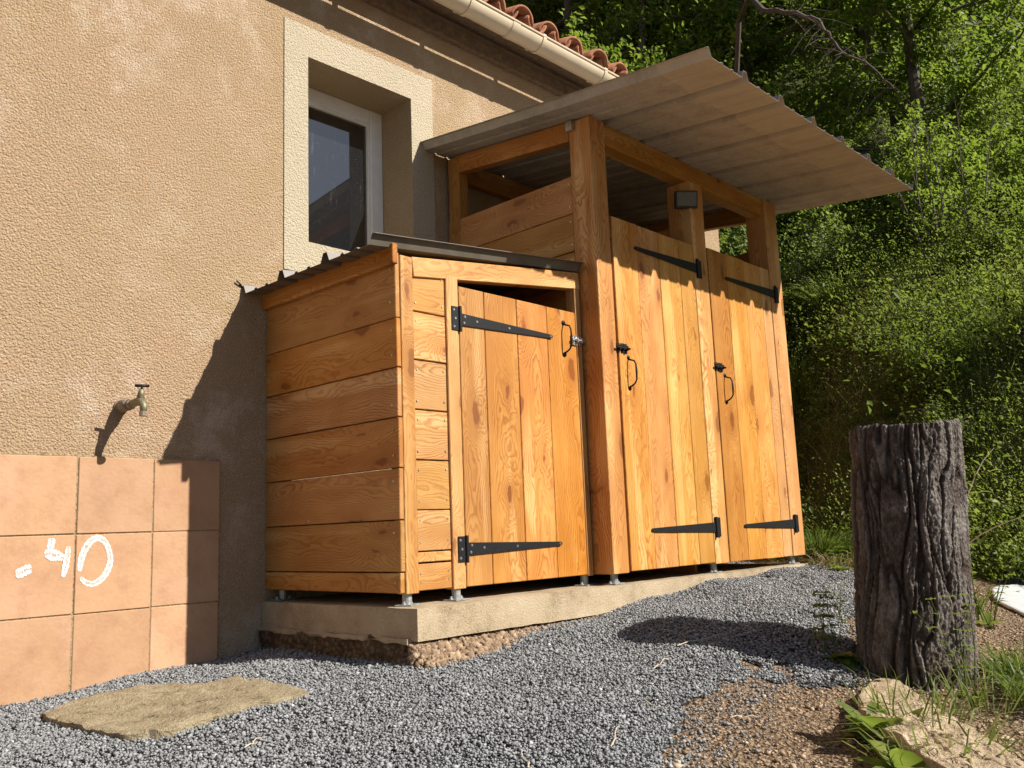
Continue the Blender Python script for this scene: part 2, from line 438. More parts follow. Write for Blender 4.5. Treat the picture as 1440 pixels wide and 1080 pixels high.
class MB:
    """collects shapes for one mesh object"""
    def __init__(s): s.v = []; s.f = []; s.mi = []
    def add(s, vs, fs, mi=0):
        o = len(s.v); s.v += [tuple(p) for p in vs]; s.f += [tuple(i + o for i in q) for q in fs]; s.mi += [mi] * len(fs); return s
    def box(s, a, b, mi=0, bev=0.0):
        x0, y0, z0 = a; x1, y1, z1 = b
        if bev <= 0:
            return s.add([(x0,y0,z0),(x1,y0,z0),(x1,y1,z0),(x0,y1,z0),(x0,y0,z1),(x1,y0,z1),(x1,y1,z1),(x0,y1,z1)],
                         [(0,3,2,1),(4,5,6,7),(0,1,5,4),(1,2,6,5),(2,3,7,6),(3,0,4,7)], mi)
        c = Vector(((x0+x1)/2, (y0+y1)/2, (z0+z1)/2)); h = ((x1-x0)/2, (y1-y0)/2, (z1-z0)/2)
        vs = {}; L = []
        for sx in (-1,1):
            for sy in (-1,1):
                for sz in (-1,1):
                    for ax in range(3):
                        p = [sx*h[0], sy*h[1], sz*h[2]]
                        for k in range(3):
                            if k != ax: p[k] -= bev * (sx, sy, sz)[k]
                        vs[(sx,sy,sz,ax)] = len(L); L.append(c + Vector(p))
        F = []
        def quad(ids):
            P = [L[i] for i in ids]; n = (P[1]-P[0]).cross(P[2]-P[0]); m = sum(P, Vector())/len(P) - c
            F.append(ids if n.dot(m) > 0 else ids[::-1])
        for ax in range(3):
            u, w = [k for k in range(3) if k != ax]
            for sg in (-1,1):
                ids = []
                for a_, b_ in ((-1,-1),(1,-1),(1,1),(-1,1)):
                    t = [0,0,0]; t[ax] = sg; t[u] = a_; t[w] = b_
                    ids.append(vs[(*t, ax)])
                quad(ids)
        for ax in range(3):      # edges parallel to ax
            u, w = [k for k in range(3) if k != ax]
            for a_ in (-1,1):
                for b_ in (-1,1):
                    t = [0,0,0]; t[u] = a_; t[w] = b_
                    t0 = list(t); t0[ax] = -1; t1 = list(t); t1[ax] = 1
                    quad([vs[(*t0,u)], vs[(*t1,u)], vs[(*t1,w)], vs[(*t0,w)]])
        for sx in (-1,1):
            for sy in (-1,1):
                for sz in (-1,1):
                    quad([vs[(sx,sy,sz,0)], vs[(sx,sy,sz,1)], vs[(sx,sy,sz,2)]])
        return s.add(L, F, mi)
    def tube(s, pts, rad, n=8, mi=0, cap=True):
        pts = [Vector(p) for p in pts]
        rad = rad if hasattr(rad, '__len__') else [rad] * len(pts)
        rings = []; ref = None
        for i, p in enumerate(pts):
            d = (pts[min(i+1, len(pts)-1)] - pts[max(i-1, 0)])
            if d.length < 1e-9: d = Vector((0,0,1))
            d.normalize()
            if ref is None: ref = Vector((0,0,1)) if abs(d.z) < 0.9 else Vector((1,0,0))
            a = d.cross(ref).normalized(); b_ = a.cross(d).normalized(); ref = b_
            rings.append([p + (a*math.cos(t) + b_*math.sin(t))*rad[i] for t in [2*math.pi*k/n for k in range(n)]])
        V = [q for r_ in rings for q in r_]; F = []
        for i in range(len(pts)-1):
            for k in range(n):
                F.append((i*n+k, i*n+(k+1)%n, (i+1)*n+(k+1)%n, (i+1)*n+k))
        if cap:
            F.append(tuple(range(n))[::-1]); F.append(tuple((len(pts)-1)*n+k for k in range(n)))
        return s.add(V, F, mi)
    def prism(s, poly, y0, y1, mi=0):
        """polygon in x,z (counter-clockwise seen from -y) extruded from y0 (front) to y1"""
        n = len(poly)
        V = [(x, y0, z) for x, z in poly] + [(x, y1, z) for x, z in poly]
        F = [tuple(range(n)), tuple(range(2*n-1, n-1, -1))] + [(i, i+n, (i+1)%n+n, (i+1)%n) for i in range(n)]
        return s.add(V, F, mi)
    def xf(s, M): s.v = [tuple(M @ Vector(p)) for p in s.v]; return s
    def build(s, name, mats, parent=None, M=None, smooth=False):
        return link(name, pymesh(name, s.v, s.f, mats, smooth, s.mi), parent, M)

def frame_to(direction, face):
    """matrix whose local X = direction, local Z = face normal"""
    X = Vector(direction).normalized(); Z = Vector(face); Z = (Z - X*Z.dot(X)).normalized(); Y = Z.cross(X)
    return Matrix(((X.x,Y.x,Z.x,0),(X.y,Y.y,Z.y,0),(X.z,Y.z,Z.z,0),(0,0,0,1)))
def plank(name, parent, p0, p1, width, thick, face, mat=None, bev=0.0025, jitter=0.0):
    """board from p0 to p1 (centre line of its OUTER face), its face looking along `face`"""
    p0, p1 = Vector(p0), Vector(p1)
    M = frame_to(p1 - p0, face)
    c = (p0 + p1) / 2
    L = (p1 - p0).length
    M = Matrix.Translation(c) @ M
    if jitter:
        M = M @ Matrix.Rotation(random.uniform(-jitter, jitter), 4, 'X') @ Matrix.Translation((0, 0, random.uniform(-0.0015, 0.0015)))
    return MB().box((-L/2, -width/2, -thick), (L/2, width/2, 0), bev=bev).build(name, mat or WOOD, parent, M)
def vplank(name, parent, x0, x1, z0, z1, y, thick=0.027, mat=None, jitter=0.0, bev=0.0025, ztop2=None):
    return plank(name, parent, ((x0+x1)/2, y, z0), ((x0+x1)/2, y, z1), x1-x0, thick, (0,-1,0), mat, bev, jitter)

def ellp(c, r, n=12):
    return [(c[0]+r*math.cos(2*math.pi*k/n), c[1]+r*math.sin(2*math.pi*k/n)) for k in range(n)]

# ------------------------------------------------------------------ ground
def cl(v, a, b): return np.minimum(np.maximum(v, a), b)
def gz(x, y):
    x = np.asarray(x, float); y = np.asarray(y, float)
    z = -.215 + .07*cl(x, -6, 0) + .085*cl(x, 0, 2) + .02*cl(x-2, 0, 3) + .085*cl(y+1.05, -.75, 0) + .225*cl(y+1.80, -.6, 0) + .12*cl(y+2.40, -3, 0)
    return z + 0.012*np.sin(x*3.1+y*1.7)*np.sin(y*2.3-x*0.7)*cl((np.abs(y+1.05)+np.abs(x*0))*2, 0, 1) + 0.006*np.sin(x*9.1-y*7.7)
def g1(x, y): return float(gz(x, y))
xs = np.concatenate([[-400, -150, -60, -25, -12, -8], np.arange(-6, 7.01, 0.1), [9, 13, 25, 60, 150, 400]])
ys = np.concatenate([[-400, -150, -60, -25, -12, -8], np.arange(-6, 3.01, 0.1), [6, 13, 25, 60, 150, 400]])
X, Y = np.meshgrid(xs, ys)
Z = gz(X, Y)
V = np.stack([X.ravel(), Y.ravel(), Z.ravel()], 1)
nx, ny = len(xs), len(ys)
I = np.arange(nx*ny).reshape(ny, nx)
F = np.stack([I[:-1,:-1].ravel(), I[:-1,1:].ravel(), I[1:,1:].ravel(), I[1:,:-1].ravel()], 1)
tag(link('ground', npmesh('ground', V, F, SOIL, smooth=True)), kind='structure')

SOILPOLY = np.array([(-.35,-2.40),(-.079,-2.172),(.118,-2.089),(.373,-2.018),(.724,-1.963),(.949,-2.20),(1.148,-2.215),(1.45,-2.05),(2.0,-1.85),(2.9,-1.52),(3.16,-1.3),(3.2,-.6),(3.35,0.0),(8,0),(8,-8),(-.9,-8),(-.6,-2.9)])
def inpoly(px, py, poly):
    r = np.zeros(len(px), bool)
    j = len(poly)-1
    for i in range(len(poly)):
        xi, yi = poly[i]; xj, yj = poly[j]
        c = ((yi > py) != (yj > py)) & (px < (xj-xi)*(py-yi)/(yj-yi+1e-12)+xi)
        r ^= c
        j = i
    return r
def edge_noise(x, y): return 0.05*np.sin(x*11+1)*np.sin(y*13+2) + 0.04*np.sin(x*23+y*17) + 0.03*np.sin(y*37-x*29)
def is_soil(x, y):
    e = edge_noise(x, y)
    return inpoly(x+e, y+e*0.8, SOILPOLY)
# the grey bed under the loose gravel
xs = np.arange(-6, 3.5, 0.05); ys = np.arange(-6, 0.001, 0.05)
X, Y = np.meshgrid(xs, ys)
ny, nx = X.shape
I = np.arange(nx*ny).reshape(ny, nx)
F = np.stack([I[:-1,:-1].ravel(), I[:-1,1:].ravel(), I[1:,1:].ravel(), I[1:,:-1].ravel()], 1)
cx = X.ravel()[F].mean(1); cy = Y.ravel()[F].mean(1)
F = F[~is_soil(cx, cy)]
V = np.stack([X.ravel(), Y.ravel(), gz(X, Y).ravel()+.006], 1)
tag(link('gravel_path', npmesh('gravel_path', V, F, BED, smooth=True)), kind='structure')

OCT = np.array([(1,0,0),(-1,0,0),(0,1,0),(0,-1,0),(0,0,1),(0,0,-1)], float)
OCTF = np.array([(0,2,4),(2,1,4),(1,3,4),(3,0,4),(2,0,5),(1,2,5),(3,1,5),(0,3,5)])
CUB = np.array([(x,y,z) for x in (-1,1) for y in (-1,1) for z in (-1,1)], float)*0.75
CUBF = np.array([(0,1,3),(0,3,2),(4,6,7),(4,7,5),(0,4,5),(0,5,1),(2,3,7),(2,7,6),(0,2,6),(0,6,4),(1,5,7),(1,7,3)])
def rand_rot(n):
    q = rng.normal(size=(n, 4)); q /= np.linalg.norm(q, axis=1)[:, None]
    w, x, y, z = q.T
    return np.stack([np.stack([1-2*(y*y+z*z), 2*(x*y-w*z), 2*(x*z+w*y)], 1), np.stack([2*(x*y+w*z), 1-2*(x*x+z*z), 2*(y*z-w*x)], 1), np.stack([2*(x*z-w*y), 2*(y*z+w*x), 1-2*(x*x+y*y)], 1)], 1)
def stones(name, P, size, mat, tint, cube=False, flat=0.75):
    n = len(P)
    B, BF = (CUB, CUBF) if cube else (OCT, OCTF)
    k = len(B)
    v = B[None] * (1 + rng.uniform(-0.35, 0.35, (n, k, 3)))
    v = v * rng.uniform(0.6, 1.25, (n, 1, 3)) * size[:, None, None]
    v = np.einsum('nij,nkj->nki', rand_rot(n), v)
    v[:, :, 2] *= flat
    v += P[:, None, :]
    F = (BF[None] + (np.arange(n)*k)[:, None, None]).reshape(-1, 3)
    return npmesh(name, v.reshape(-1, 3), F, mat, np.repeat(tint, k))
# loose gravel
n = 390000
px = rng.uniform(-2.1, 3.3, n); py = rng.uniform(-3.25, 0.0, n)
keep = ~is_soil(px, py)
keep &= ~((px > -.03) & (px < 3.13) & (py > -1.07))
keep &= (py < -0.006)
camd = np.hypot(px-CAMP.x, py-CAMP.y)
keep &= rng.uniform(size=n) < cl(3.3/camd, 0.45, 1.0)
# only where the camera or a step to the side can see it
ang = np.arctan2(py-CAMP.y, px-CAMP.x)
keep &= (np.degrees(ang) > 3) & (np.degrees(ang) < 84) & (camd > 1.7)
px, py = px[keep], py[keep]
n = len(px)
size = rng.gamma(6.0, 0.0040/6.0, n) + 0.0010
tint = cl(rng.beta(3.2, 3.0, n)*0.97 + (rng.uniform(size=n) > 0.993)*0.3, 0, 1)
bump = 0.008*np.sin(px*7.3+py*3)*np.sin(py*8.1-px*2)
P = np.stack([px, py, gz(px, py) + 0.006 + rng.uniform(0, 0.011, n) + bump*0.6], 1)
# gravel heaped slightly against house wall and the slab
tag(link('gravel', stones('gravel', P, size, GRAVEL, tint)), kind='stuff')
# stray gravel over the soil edge, crumbs of soil
n = 70000
px = rng.uniform(-.7, 3.2, n); py = rng.uniform(-3.3, -1.0, n)
keep = is_soil(px, py)
px, py = px[keep], py[keep]; n = len(px)
size = rng.gamma(0.7, 0.0026, n) + 0.0014
size = np.minimum(size, 0.018)
P = np.stack([px, py, gz(px, py) + size*0.3], 1)
tag(link('soil_crumbs', stones('soil_crumbs', P, size, RUBBLE, rng.beta(1.6, 1.6, n), flat=0.6)), kind='stuff')
n = 2600
k_ = rng.integers(0, 8, n); t_ = rng.uniform(size=n)
e0 = SOILPOLY[k_]; e1 = SOILPOLY[k_+1]
q = e0 + (e1-e0)*t_[:, None] + rng.normal(0, 0.09, (n, 2)) + np.array([0.03, -0.06])
size = rng.gamma(6.0, 0.0040/6.0, n) + 0.0010
P = np.stack([q[:, 0], q[:, 1], gz(q[:, 0], q[:, 1]) + 0.006], 1)
tag(link('strewn_gravel', stones('strewn_gravel', P, size, GRAVEL, rng.beta(2.2, 2.4, n)*0.93)), kind='stuff')

# ------------------------------------------------------------------ house
house = empty('house', (1.0, 2.0, -.3), 'ochre roughcast house with a pale framed window, clay tiled eave and tile plinth', 'house')
WX0, WX1, WZ0, WZ1, DEP = .232, .922, 1.735, 2.732, .26
XL, XR, ZT, ZB = -7.0, 4.265, 3.36, -1.2
w = MB()
def frontrect(mb, x0, x1, z0, z1, y, mi=0): mb.add([(x0,y,z0),(x1,y,z0),(x1,y,z1),(x0,y,z1)], [(0,1,2,3)], mi)
for a in ((XL,WX0,ZB,ZT),(WX1,XR,ZB,ZT),(WX0,WX1,ZB,WZ0),(WX0,WX1,WZ1,ZT)): frontrect(w, *a, 0.0)
w.add([(XR,0,ZB),(XR,7,ZB),(XR,7,ZT+.6),(XR,0,ZT)], [(0,1,2,3)])
w.add([(XL,0,ZB),(XL,7,ZB),(XL,7,ZT+.6),(XL,0,ZT)], [(3,2,1,0)])
w.add([(XL,7,ZB),(XR,7,ZB),(XR,7,ZT+.6),(XL,7,ZT+.6)], [(3,2,1,0)])
w.build('wall', PLASTER, house)
# window surround: a proud band round the opening and the plastered reveal
s = MB()
ox0, ox1, oz0, oz1, pr = .092, 1.085, 1.57, 2.90, -.006
for a in ((ox0,WX0,oz0,oz1),(WX1,ox1,oz0,oz1),(WX0,WX1,oz0,WZ0),(WX0,WX1,WZ1,oz1)): frontrect(s, *a, pr)
s.add([(ox0,pr,oz0),(ox0,pr,oz1),(ox0,.01,oz1),(ox0,.01,oz0)], [(0,1,2,3)])
s.add([(ox1,pr,oz0),(ox1,pr,oz1),(ox1,.01,oz1),(ox1,.01,oz0)], [(3,2,1,0)])
s.add([(ox0,pr,oz1),(ox1,pr,oz1),(ox1,.01,oz1),(ox0,.01,oz1)], [(0,1,2,3)])
s.build('window_surround', SURROUND, house)
rv = MB()
rv.add([(WX1,pr,WZ0),(WX1,DEP+.1,WZ0),(WX1,DEP+.1,WZ1),(WX1,pr,WZ1)], [(3,2,1,0)])
rv.add([(WX0,pr,WZ0),(WX0,DEP+.1,WZ0),(WX0,DEP+.1,WZ1),(WX0,pr,WZ1)], [(0,1,2,3)])
rv.add([(WX0,pr,WZ1),(WX1,pr,WZ1),(WX1,DEP+.1,WZ1),(WX0,DEP+.1,WZ1)], [(3,2,1,0)])
rv.add([(WX0,pr,WZ0),(WX1,pr,WZ0),(WX1,DEP+.1,WZ0),(WX0,DEP+.1,WZ0)], [(0,1,2,3)])
rv.build('window_reveal', REVEAL, house)
win = MB()
fb = .085
for a, b_ in (((WX0,DEP,WZ0),(WX0+fb,DEP+.06,WZ1)), ((WX1-fb,DEP,WZ0),(WX1,DEP+.06,WZ1)), ((WX0+fb,DEP+.001,WZ1-fb),(WX1-fb,DEP+.06,WZ1)), ((WX0+fb,DEP+.001,WZ0),(WX1-fb,DEP+.06,WZ0+fb*.6))):
    win.box(a, b_, bev=.004)
ww = win.build('window', PVCW, house)
bead = MB()
g0, g1_, h0, h1 = WX0+fb, WX1-fb, WZ0+fb*.6, WZ1-fb
for a, b_ in (((g0,DEP+.012,h0),(g0+.014,DEP+.05,h1)), ((g1_-.014,DEP+.012,h0),(g1_,DEP+.05,h1)), ((g0+.014,DEP+.012,h1-.014),(g1_-.014,DEP+.05,h1)), ((g0+.014,DEP+.012,h0),(g1_-.014,DEP+.05,h0+.014))):
    bead.box(a, b_, bev=.002)
bead.build('glazing_bead', PVCW, ww)
pane = MB(); pane.box((g0+.01,DEP+.03,h0+.01),(g1_-.01,DEP+.038,h1-.01))
pane.build('pane', GLASS, ww)
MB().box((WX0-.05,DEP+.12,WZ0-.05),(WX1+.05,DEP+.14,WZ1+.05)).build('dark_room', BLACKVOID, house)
# plinth tiles, each its own piece on a grout bed
T = .3045; TZ = .625
MB().box((-7.0,-.0125,-1.1),(-.232,.02,TZ+.004)).build('grout_bed', GROUT, house)
tm = {}
for j in range(4):
    for i in range(7):
        x1 = -.536 - .3065*(i-1) - .003; x0 = x1 - .300
        if i == 0: x0, x1 = -.533, -.236
        z1 = TZ - j*T - .001; z0 = z1 - .3005
        key = (round(x1-x0, 4))
        if key not in tm:
            hw = (x1-x0)/2
            tmb = MB().box((-hw,-.013,-.150),(hw,0,.150), bev=.0025)
            tm[key] = pymesh('plinth_tile', tmb.v, tmb.f, TILE)
        dx, dz = random.uniform(-.0015,.0015), random.uniform(-.0015,.0015)
        M = Matrix.Translation(((x0+x1)/2+dx, -.004+random.uniform(-.0015,.0015), (z0+z1)/2+dz)) @ Matrix.Rotation(random.uniform(-.004,.004), 4, 'Y')
        link('plinth_tile', tm[key], house, M)
# chalk "-40" on the tiles
def chalk(name, pts, wid, parent, yc=-.0195):
    pts = [Vector((p[0], 0, p[1])) for p in pts]
    # resample (Catmull-Rom)
    R = []
    for i in range(len(pts)-1):
        p0 = pts[max(i-1,0)]; p1 = pts[i]; p2 = pts[i+1]; p3 = pts[min(i+2,len(pts)-1)]
        for k in range(8):
            t = k/8
            R.append(0.5*((2*p1)+(p2-p0)*t+(2*p0-5*p1+4*p2-p3)*t*t+(3*p1-p0-3*p2+p3)*t**3))
    R.append(pts[-1])
    ws = wid if hasattr(wid, '__len__') else [wid]*len(pts)
    V, F, E = [], [], []
    m = len(R)
    for i, p in enumerate(R):
        d = (R[min(i+1,m-1)]-R[max(i-1,0)]).normalized(); nrm = Vector((-d.z,0,d.x))
        f = i/(m-1)*(len(ws)-1); a = int(min(f, len(ws)-2)); wv = ws[a]+(ws[a+1]-ws[a])*(f-a)
        wv *= 1 + 0.12*math.sin(i*1.7) + random.uniform(-.05,.05)
        cap = math.sqrt(max(0.0, 1-(max(0, 1-i/3.0))**2))*math.sqrt(max(0.0, 1-(max(0, 1-(m-1-i)/3.0))**2))
        wv *= max(cap, .25)
        for q, e in ((-1,1),(-.6,.6),(0,0),(.6,.6),(1,1)):
            V.append(p + nrm*wv*.5*q); E.append(e)
    for i in range(m-1):
        for q in range(4):
            F.append((i*5+q, (i+1)*5+q, (i+1)*5+q+1, i*5+q+1))
    V = [(v.x, yc, v.z) for v in V]
    return link(name, npmesh(name, V, F, CHALK, E, 'edge'), parent)
cn = empty('chalk_number', (-.86, -.0195, .1), 'white chalk number minus forty drawn on the pink plinth tiles', 'writing')
chalk('minus_sign', [(-1.053,.184),(-1.035,.186),(-1.013,.196),(-.998,.198)], [.03,.036,.037,.033], cn)
chalk('digit_four', [(-.930,.309),(-.931,.292),(-.936,.268)], [.024,.027,.026], cn, -.0190)
chalk('digit_four', [(-.955,.247),(-.940,.250),(-.925,.246),(-.905,.241),(-.884,.232)], [.02,.04,.043,.036,.02], cn, -.0193)
chalk('digit_four', [(-.868,.276),(-.872,.240),(-.876,.200),(-.885,.160)], [.019,.023,.024,.014], cn, -.0197)
chalk('digit_zero', [(-.823,.178),(-.819,.222),(-.806,.262),(-.783,.294),(-.757,.304),(-.731,.290),(-.713,.255),(-.706,.215),(-.716,.177),(-.737,.146),(-.768,.128),(-.797,.134),(-.820,.156)], [.016,.024,.026,.026,.024,.022,.02,.022,.025,.023,.023,.02,.012], cn)
# eave: deck board, canal tiles, gutter with brackets
dk = MB()
YE, ZE, SL = -.215, 3.290, .3
dk.add([(XL-.2,YE,ZE),(XR+.25,YE,ZE),(XR+.25,4.2,ZE+SL*(4.2-YE)),(XL-.2,4.2,ZE+SL*(4.2-YE)),(XL-.2,YE,ZE+.03),(XR+.25,YE,ZE+.03),(XR+.25,4.2,ZE+.03+SL*(4.2-YE)),(XL-.2,4.2,ZE+.03+SL*(4.2-YE))],
       [(0,3,2,1),(4,5,6,7),(0,1,5,4),(1,2,6,5),(2,3,7,6),(3,0,4,7)])
dk.build('roof_deck', DARKWOOD, house)
MB().box((XL,-.045,3.20),(XR,-.004,3.29), bev=.003).build('wall_plate', DARKWOOD, house)
def canal_mesh(r0, r1, L, th, up=True):
    V, F = [], []
    n = 12
    for (yy, r) in ((0, r0), (L, r1)):
        for rr_ in (r, r-th):
            for k in range(n+1):
                a = math.pi*k/n
                V.append((rr_*math.cos(a)*1.0, yy, (rr_*math.sin(a)*.95) * (1 if up else -1)))
    m = n+1
    for k in range(n):
        F += [(k,k+1,2*m+k+1,2*m+k), (m+k,3*m+k,3*m+k+1,m+k+1), (k,m+k,m+k+1,k+1), (2*m+k,2*m+k+1,3*m+k+1,3*m+k)]
    F += [(0,2*m,3*m,m), (n,m+n,3*m+n,2*m+n)]
    me = pymesh('roof_tile', V, F, ROOFTILE)
    me.polygons.foreach_set('use_smooth', [True]*len(me.polygons))
    return me
cov = canal_mesh(.098, .078, .46, .014, True); chn = canal_mesh(.088, .1, .46, .013, False)
sl = math.atan(SL)
for row in range(2):
    for i in range(34):
        x = -3.66 + .2515*i + random.uniform(-.006,.006)
        if x > XR+.25 or x < -3.8: continue
        for kind in (0, 1):
            y = (-.262 if kind == 0 else -.272) + row*.36 + random.uniform(-.012,.012)
            z = ZE + .075 + SL*(y-YE) + (.035 if kind == 0 else .090) + row*.012 + random.uniform(-.004,.004)
            xx = x if kind == 0 else x+.1258
            M = Matrix.Translation((xx,y,z)) @ Matrix.Rotation(sl,4,'X') @ Matrix.Rotation(random.uniform(-.03,.03),4,'Z') @ Matrix.Rotation(random.uniform(-.05,.05),4,'Y')
            link('roof_tile', cov if kind == 0 else chn, house, M)
rest = MB(); yb = YE+.78
rest.box((XL-.2,yb,0),(XR+.25,yb+3.4,.09)); rest.v = [(x,y,ZE+.04+SL*(y-YE)+z) for x,y,z in rest.v]
rest.build('upper_roof', ROOFTILE, house)
GY, GZ, GR = -.287, 3.278, .068
gut = MB(); n = 14
def gutter_profile(r, a0=0, a1=math.pi, n=14): return [(GY - r*math.cos(a0+(a1-a0)*k/n), GZ - r*math.sin(a0+(a1-a0)*k/n)) for k in range(n+1)]
po = gutter_profile(GR); pi_ = gutter_profile(GR-.003)
GX0, GX1 = -7.2, 4.45
V = [(GX0,y,z) for y,z in po]+[(GX1,y,z) for y,z in po]+[(GX0,y,z) for y,z in pi_]+[(GX1,y,z) for y,z in pi_]
m = n+1; F = []
for k in range(n): F += [(k,k+1,m+k+1,m+k), (2*m+k,3*m+k,3*m+k+1,2*m+k+1)]
F += [(0,m,3*m,2*m),(n,2*m+n,3*m+n,m+n)]
gut.add(V, F)
gob = gut.build('gutter', PVC, house, smooth=True)
MB().tube([(GX0,GY-GR,GZ+.003),(GX1,GY-GR,GZ+.003)], .009, 10).build('gutter_bead', PVC, gob, smooth=True)
for bx in np.arange(-3.2, 4.4, .615):
    bm = MB(); pr_ = gutter_profile(GR+.006, -.25, math.pi+.15, 16); w2 = .014
    V = []
    for (y,z) in pr_: V += [(bx-w2,y,z),(bx+w2,y,z)]
    pin = gutter_profile(GR+.0005, -.25, math.pi+.15, 16)
    k0 = len(V)
    for (y,z) in pin: V += [(bx-w2,y,z),(bx+w2,y,z)]
    F = []
    for k in range(16): F += [(2*k,2*k+1,2*k+3,2*k+2),(k0+2*k,k0+2*k+2,k0+2*k+3,k0+2*k+1),(2*k,2*k+2,k0+2*k+2,k0+2*k),(2*k+1,k0+2*k+1,k0+2*k+3,2*k+3)]
    bm.add(V,F); bm.box((bx-w2,GY+GR-.002,GZ-.02),(bx+w2,YE+.02,GZ+.03))
    bm.build('gutter_bracket', PVC, gob)
for jx in (1.47, -.6, 3.3):
    jm = MB(); pr_ = gutter_profile(GR+.0035, -.05, math.pi, 14)
    V = [(jx-.03,y,z) for y,z in pr_]+[(jx+.03,y,z) for y,z in pr_]
    jm.add(V, [(k,k+1,15+k+1,15+k) for k in range(14)])
    jm.build('gutter_joint', PVC, gob, smooth=True)

# ------------------------------------------------------------------ tap on the wall
tap = empty('garden_tap', (-.675, 0, .837), 'weathered brass tap sticking out of the roughcast wall above the tiles', 'tap')
tx, tz = -.675, .837
t = MB(); t.tube([(tx,.01,tz),(tx,-.012,tz)], [.030,.030], 14); t.tube([(tx,-.0,tz),(tx,-.055,tz+.001),(tx,-.085,tz)], [.026,.026,.024], 14)
t.build('wall_pipe', LIME, tap, smooth=True)
t = MB(); t.tube([(tx,-.084,tz),(tx,-.092,tz),(tx,-.105,tz),(tx,-.112,tz)], [.018,.023,.023,.017], 6); t.build('nut', LIME, tap)
t = MB(); t.tube([(tx,-.105,tz),(tx,-.14,tz),(tx,-.175,tz+.001),(tx,-.20,tz-.006),(tx,-.213,tz-.025),(tx,-.215,tz-.05)], [.0165,.0165,.0185,.017,.0145,.0135], 12)
t.tube([(tx,-.18,tz+.005),(tx,-.186,tz+.03),(tx,-.191,tz+.048)], [.016,.013,.0085], 10)
t.build('tap_body', BRASS, tap, smooth=True)
MB().tube([(tx,-.215,tz-.045),(tx,-.2155,tz-.064)], [.0165,.0165], 10).build('spout_ring', LIME, tap)
t = MB(); t.tube([(tx,-.191,tz+.045),(tx,-.193,tz+.060)], .005, 8); t.tube([(tx-.026,-.187,tz+.060),(tx+.026,-.2,tz+.062)], [.006,.006], 8)
t.build('tap_handle', IRON, tap, smooth=True)

# ------------------------------------------------------------------ concrete slab
slab = empty('concrete_slab', (1.5, -.5, -.1), 'beige cast concrete slab on a rough footing, under the two wooden sheds', 'slab')
def rough_block(name, x0, x1, y0, y1, z0, z1, amp, cell, mat, parent, fr=6.0, seed=0, chip=0):
    """box whose outer faces are subdivided and roughened"""
    import bmesh
    bm = bmesh.new()
    NX = max(2, int((x1-x0)/cell)); NY = max(2, int((y1-y0)/cell)); NZ = max(2, int((z1-z0)/cell))
    vid = {}
    def vert(i, j, k):
        key = (i,j,k)
        if key not in vid:
            p = Vector((x0+(x1-x0)*i/NX, y0+(y1-y0)*j/NY, z0+(z1-z0)*k/NZ))
            nv = Vector((-(i==0)+(i==NX), -(j==0)+(j==NY), -(k==0)+(k==NZ)))
            onedge = sum(abs(c) for c in nv)
            d = mnoise.fractal(p*fr+Vector((seed,seed*2,0)), 0.8, 2.0, 4)*amp
            p = p + nv*(d if onedge < 2 else d*.6-amp*.35-chip*max(0, mnoise.noise(p*9+Vector((seed,0,0)))))
            vid[key] = bm.verts.new(p)
        return vid[key]
    def face(a): bm.faces.new(a)
    for i in range(NX):
        for k in range(NZ):
            face([vert(i,0,k),vert(i+1,0,k),vert(i+1,0,k+1),vert(i,0,k+1)]); face([vert(i,NY,k),vert(i,NY,k+1),vert(i+1,NY,k+1),vert(i+1,NY,k)])
    for j in range(NY):
        for k in range(NZ):
            face([vert(0,j,k),vert(0,j,k+1),vert(0,j+1,k+1),vert(0,j+1,k)]); face([vert(NX,j,k),vert(NX,j+1,k),vert(NX,j+1,k+1),vert(NX,j,k+1)])
    for i in range(NX):
        for j in range(NY):
            face([vert(i,j,NZ),vert(i+1,j,NZ),vert(i+1,j+1,NZ),vert(i,j+1,NZ)]); face([vert(i,j,0),vert(i,j+1,0),vert(i+1,j+1,0),vert(i+1,j,0)])
    me = bpy.data.meshes.new(name); bm.to_mesh(me); bm.free()
    me.materials.append(mat)
    me.polygons.foreach_set('use_smooth', [True]*len(me.polygons))
    me.set_sharp_from_angle(angle=math.radians(38))
    return link(name, me, parent)
rough_block('slab_top', -.022, 3.137, -1.084, .0, -.120, .0, .0025, .035, CONCRETE, slab, 5.0, 1, .006)
rough_block('footing', -.035, 3.05, -1.035, .0, -.42, -.108, .022, .022, FOOTING, slab, 11.0, 4, .02)
rough_block('mortar_lip', -.042, .012, -1.045, -.01, -.132, -.108, .006, .014, CONCRETE, slab, 12.0, 9, .02)
# rubble against the front of the footing
n = 9000
rx = rng.gamma(1.4, .25, n)-.045; rx = rx[rx < 1.5]; n = len(rx)
ry = -1.035 - np.abs(rng.normal(0, .035, n)) - .02
top = -.108 - (-(ry+1.035))*.9
rz = gz(rx, ry) + (np.maximum(top-gz(rx, ry), .0))*rng.uniform(.0, 1.0, n)
size = np.minimum(rng.gamma(1.3, .0045, n)+.0025, .022)
tag(link('rubble', stones('rubble', np.stack([rx,ry,rz],1), size, RUBBLE, rng.beta(1.2,3.2,n), flat=1.0), slab), kind='stuff')

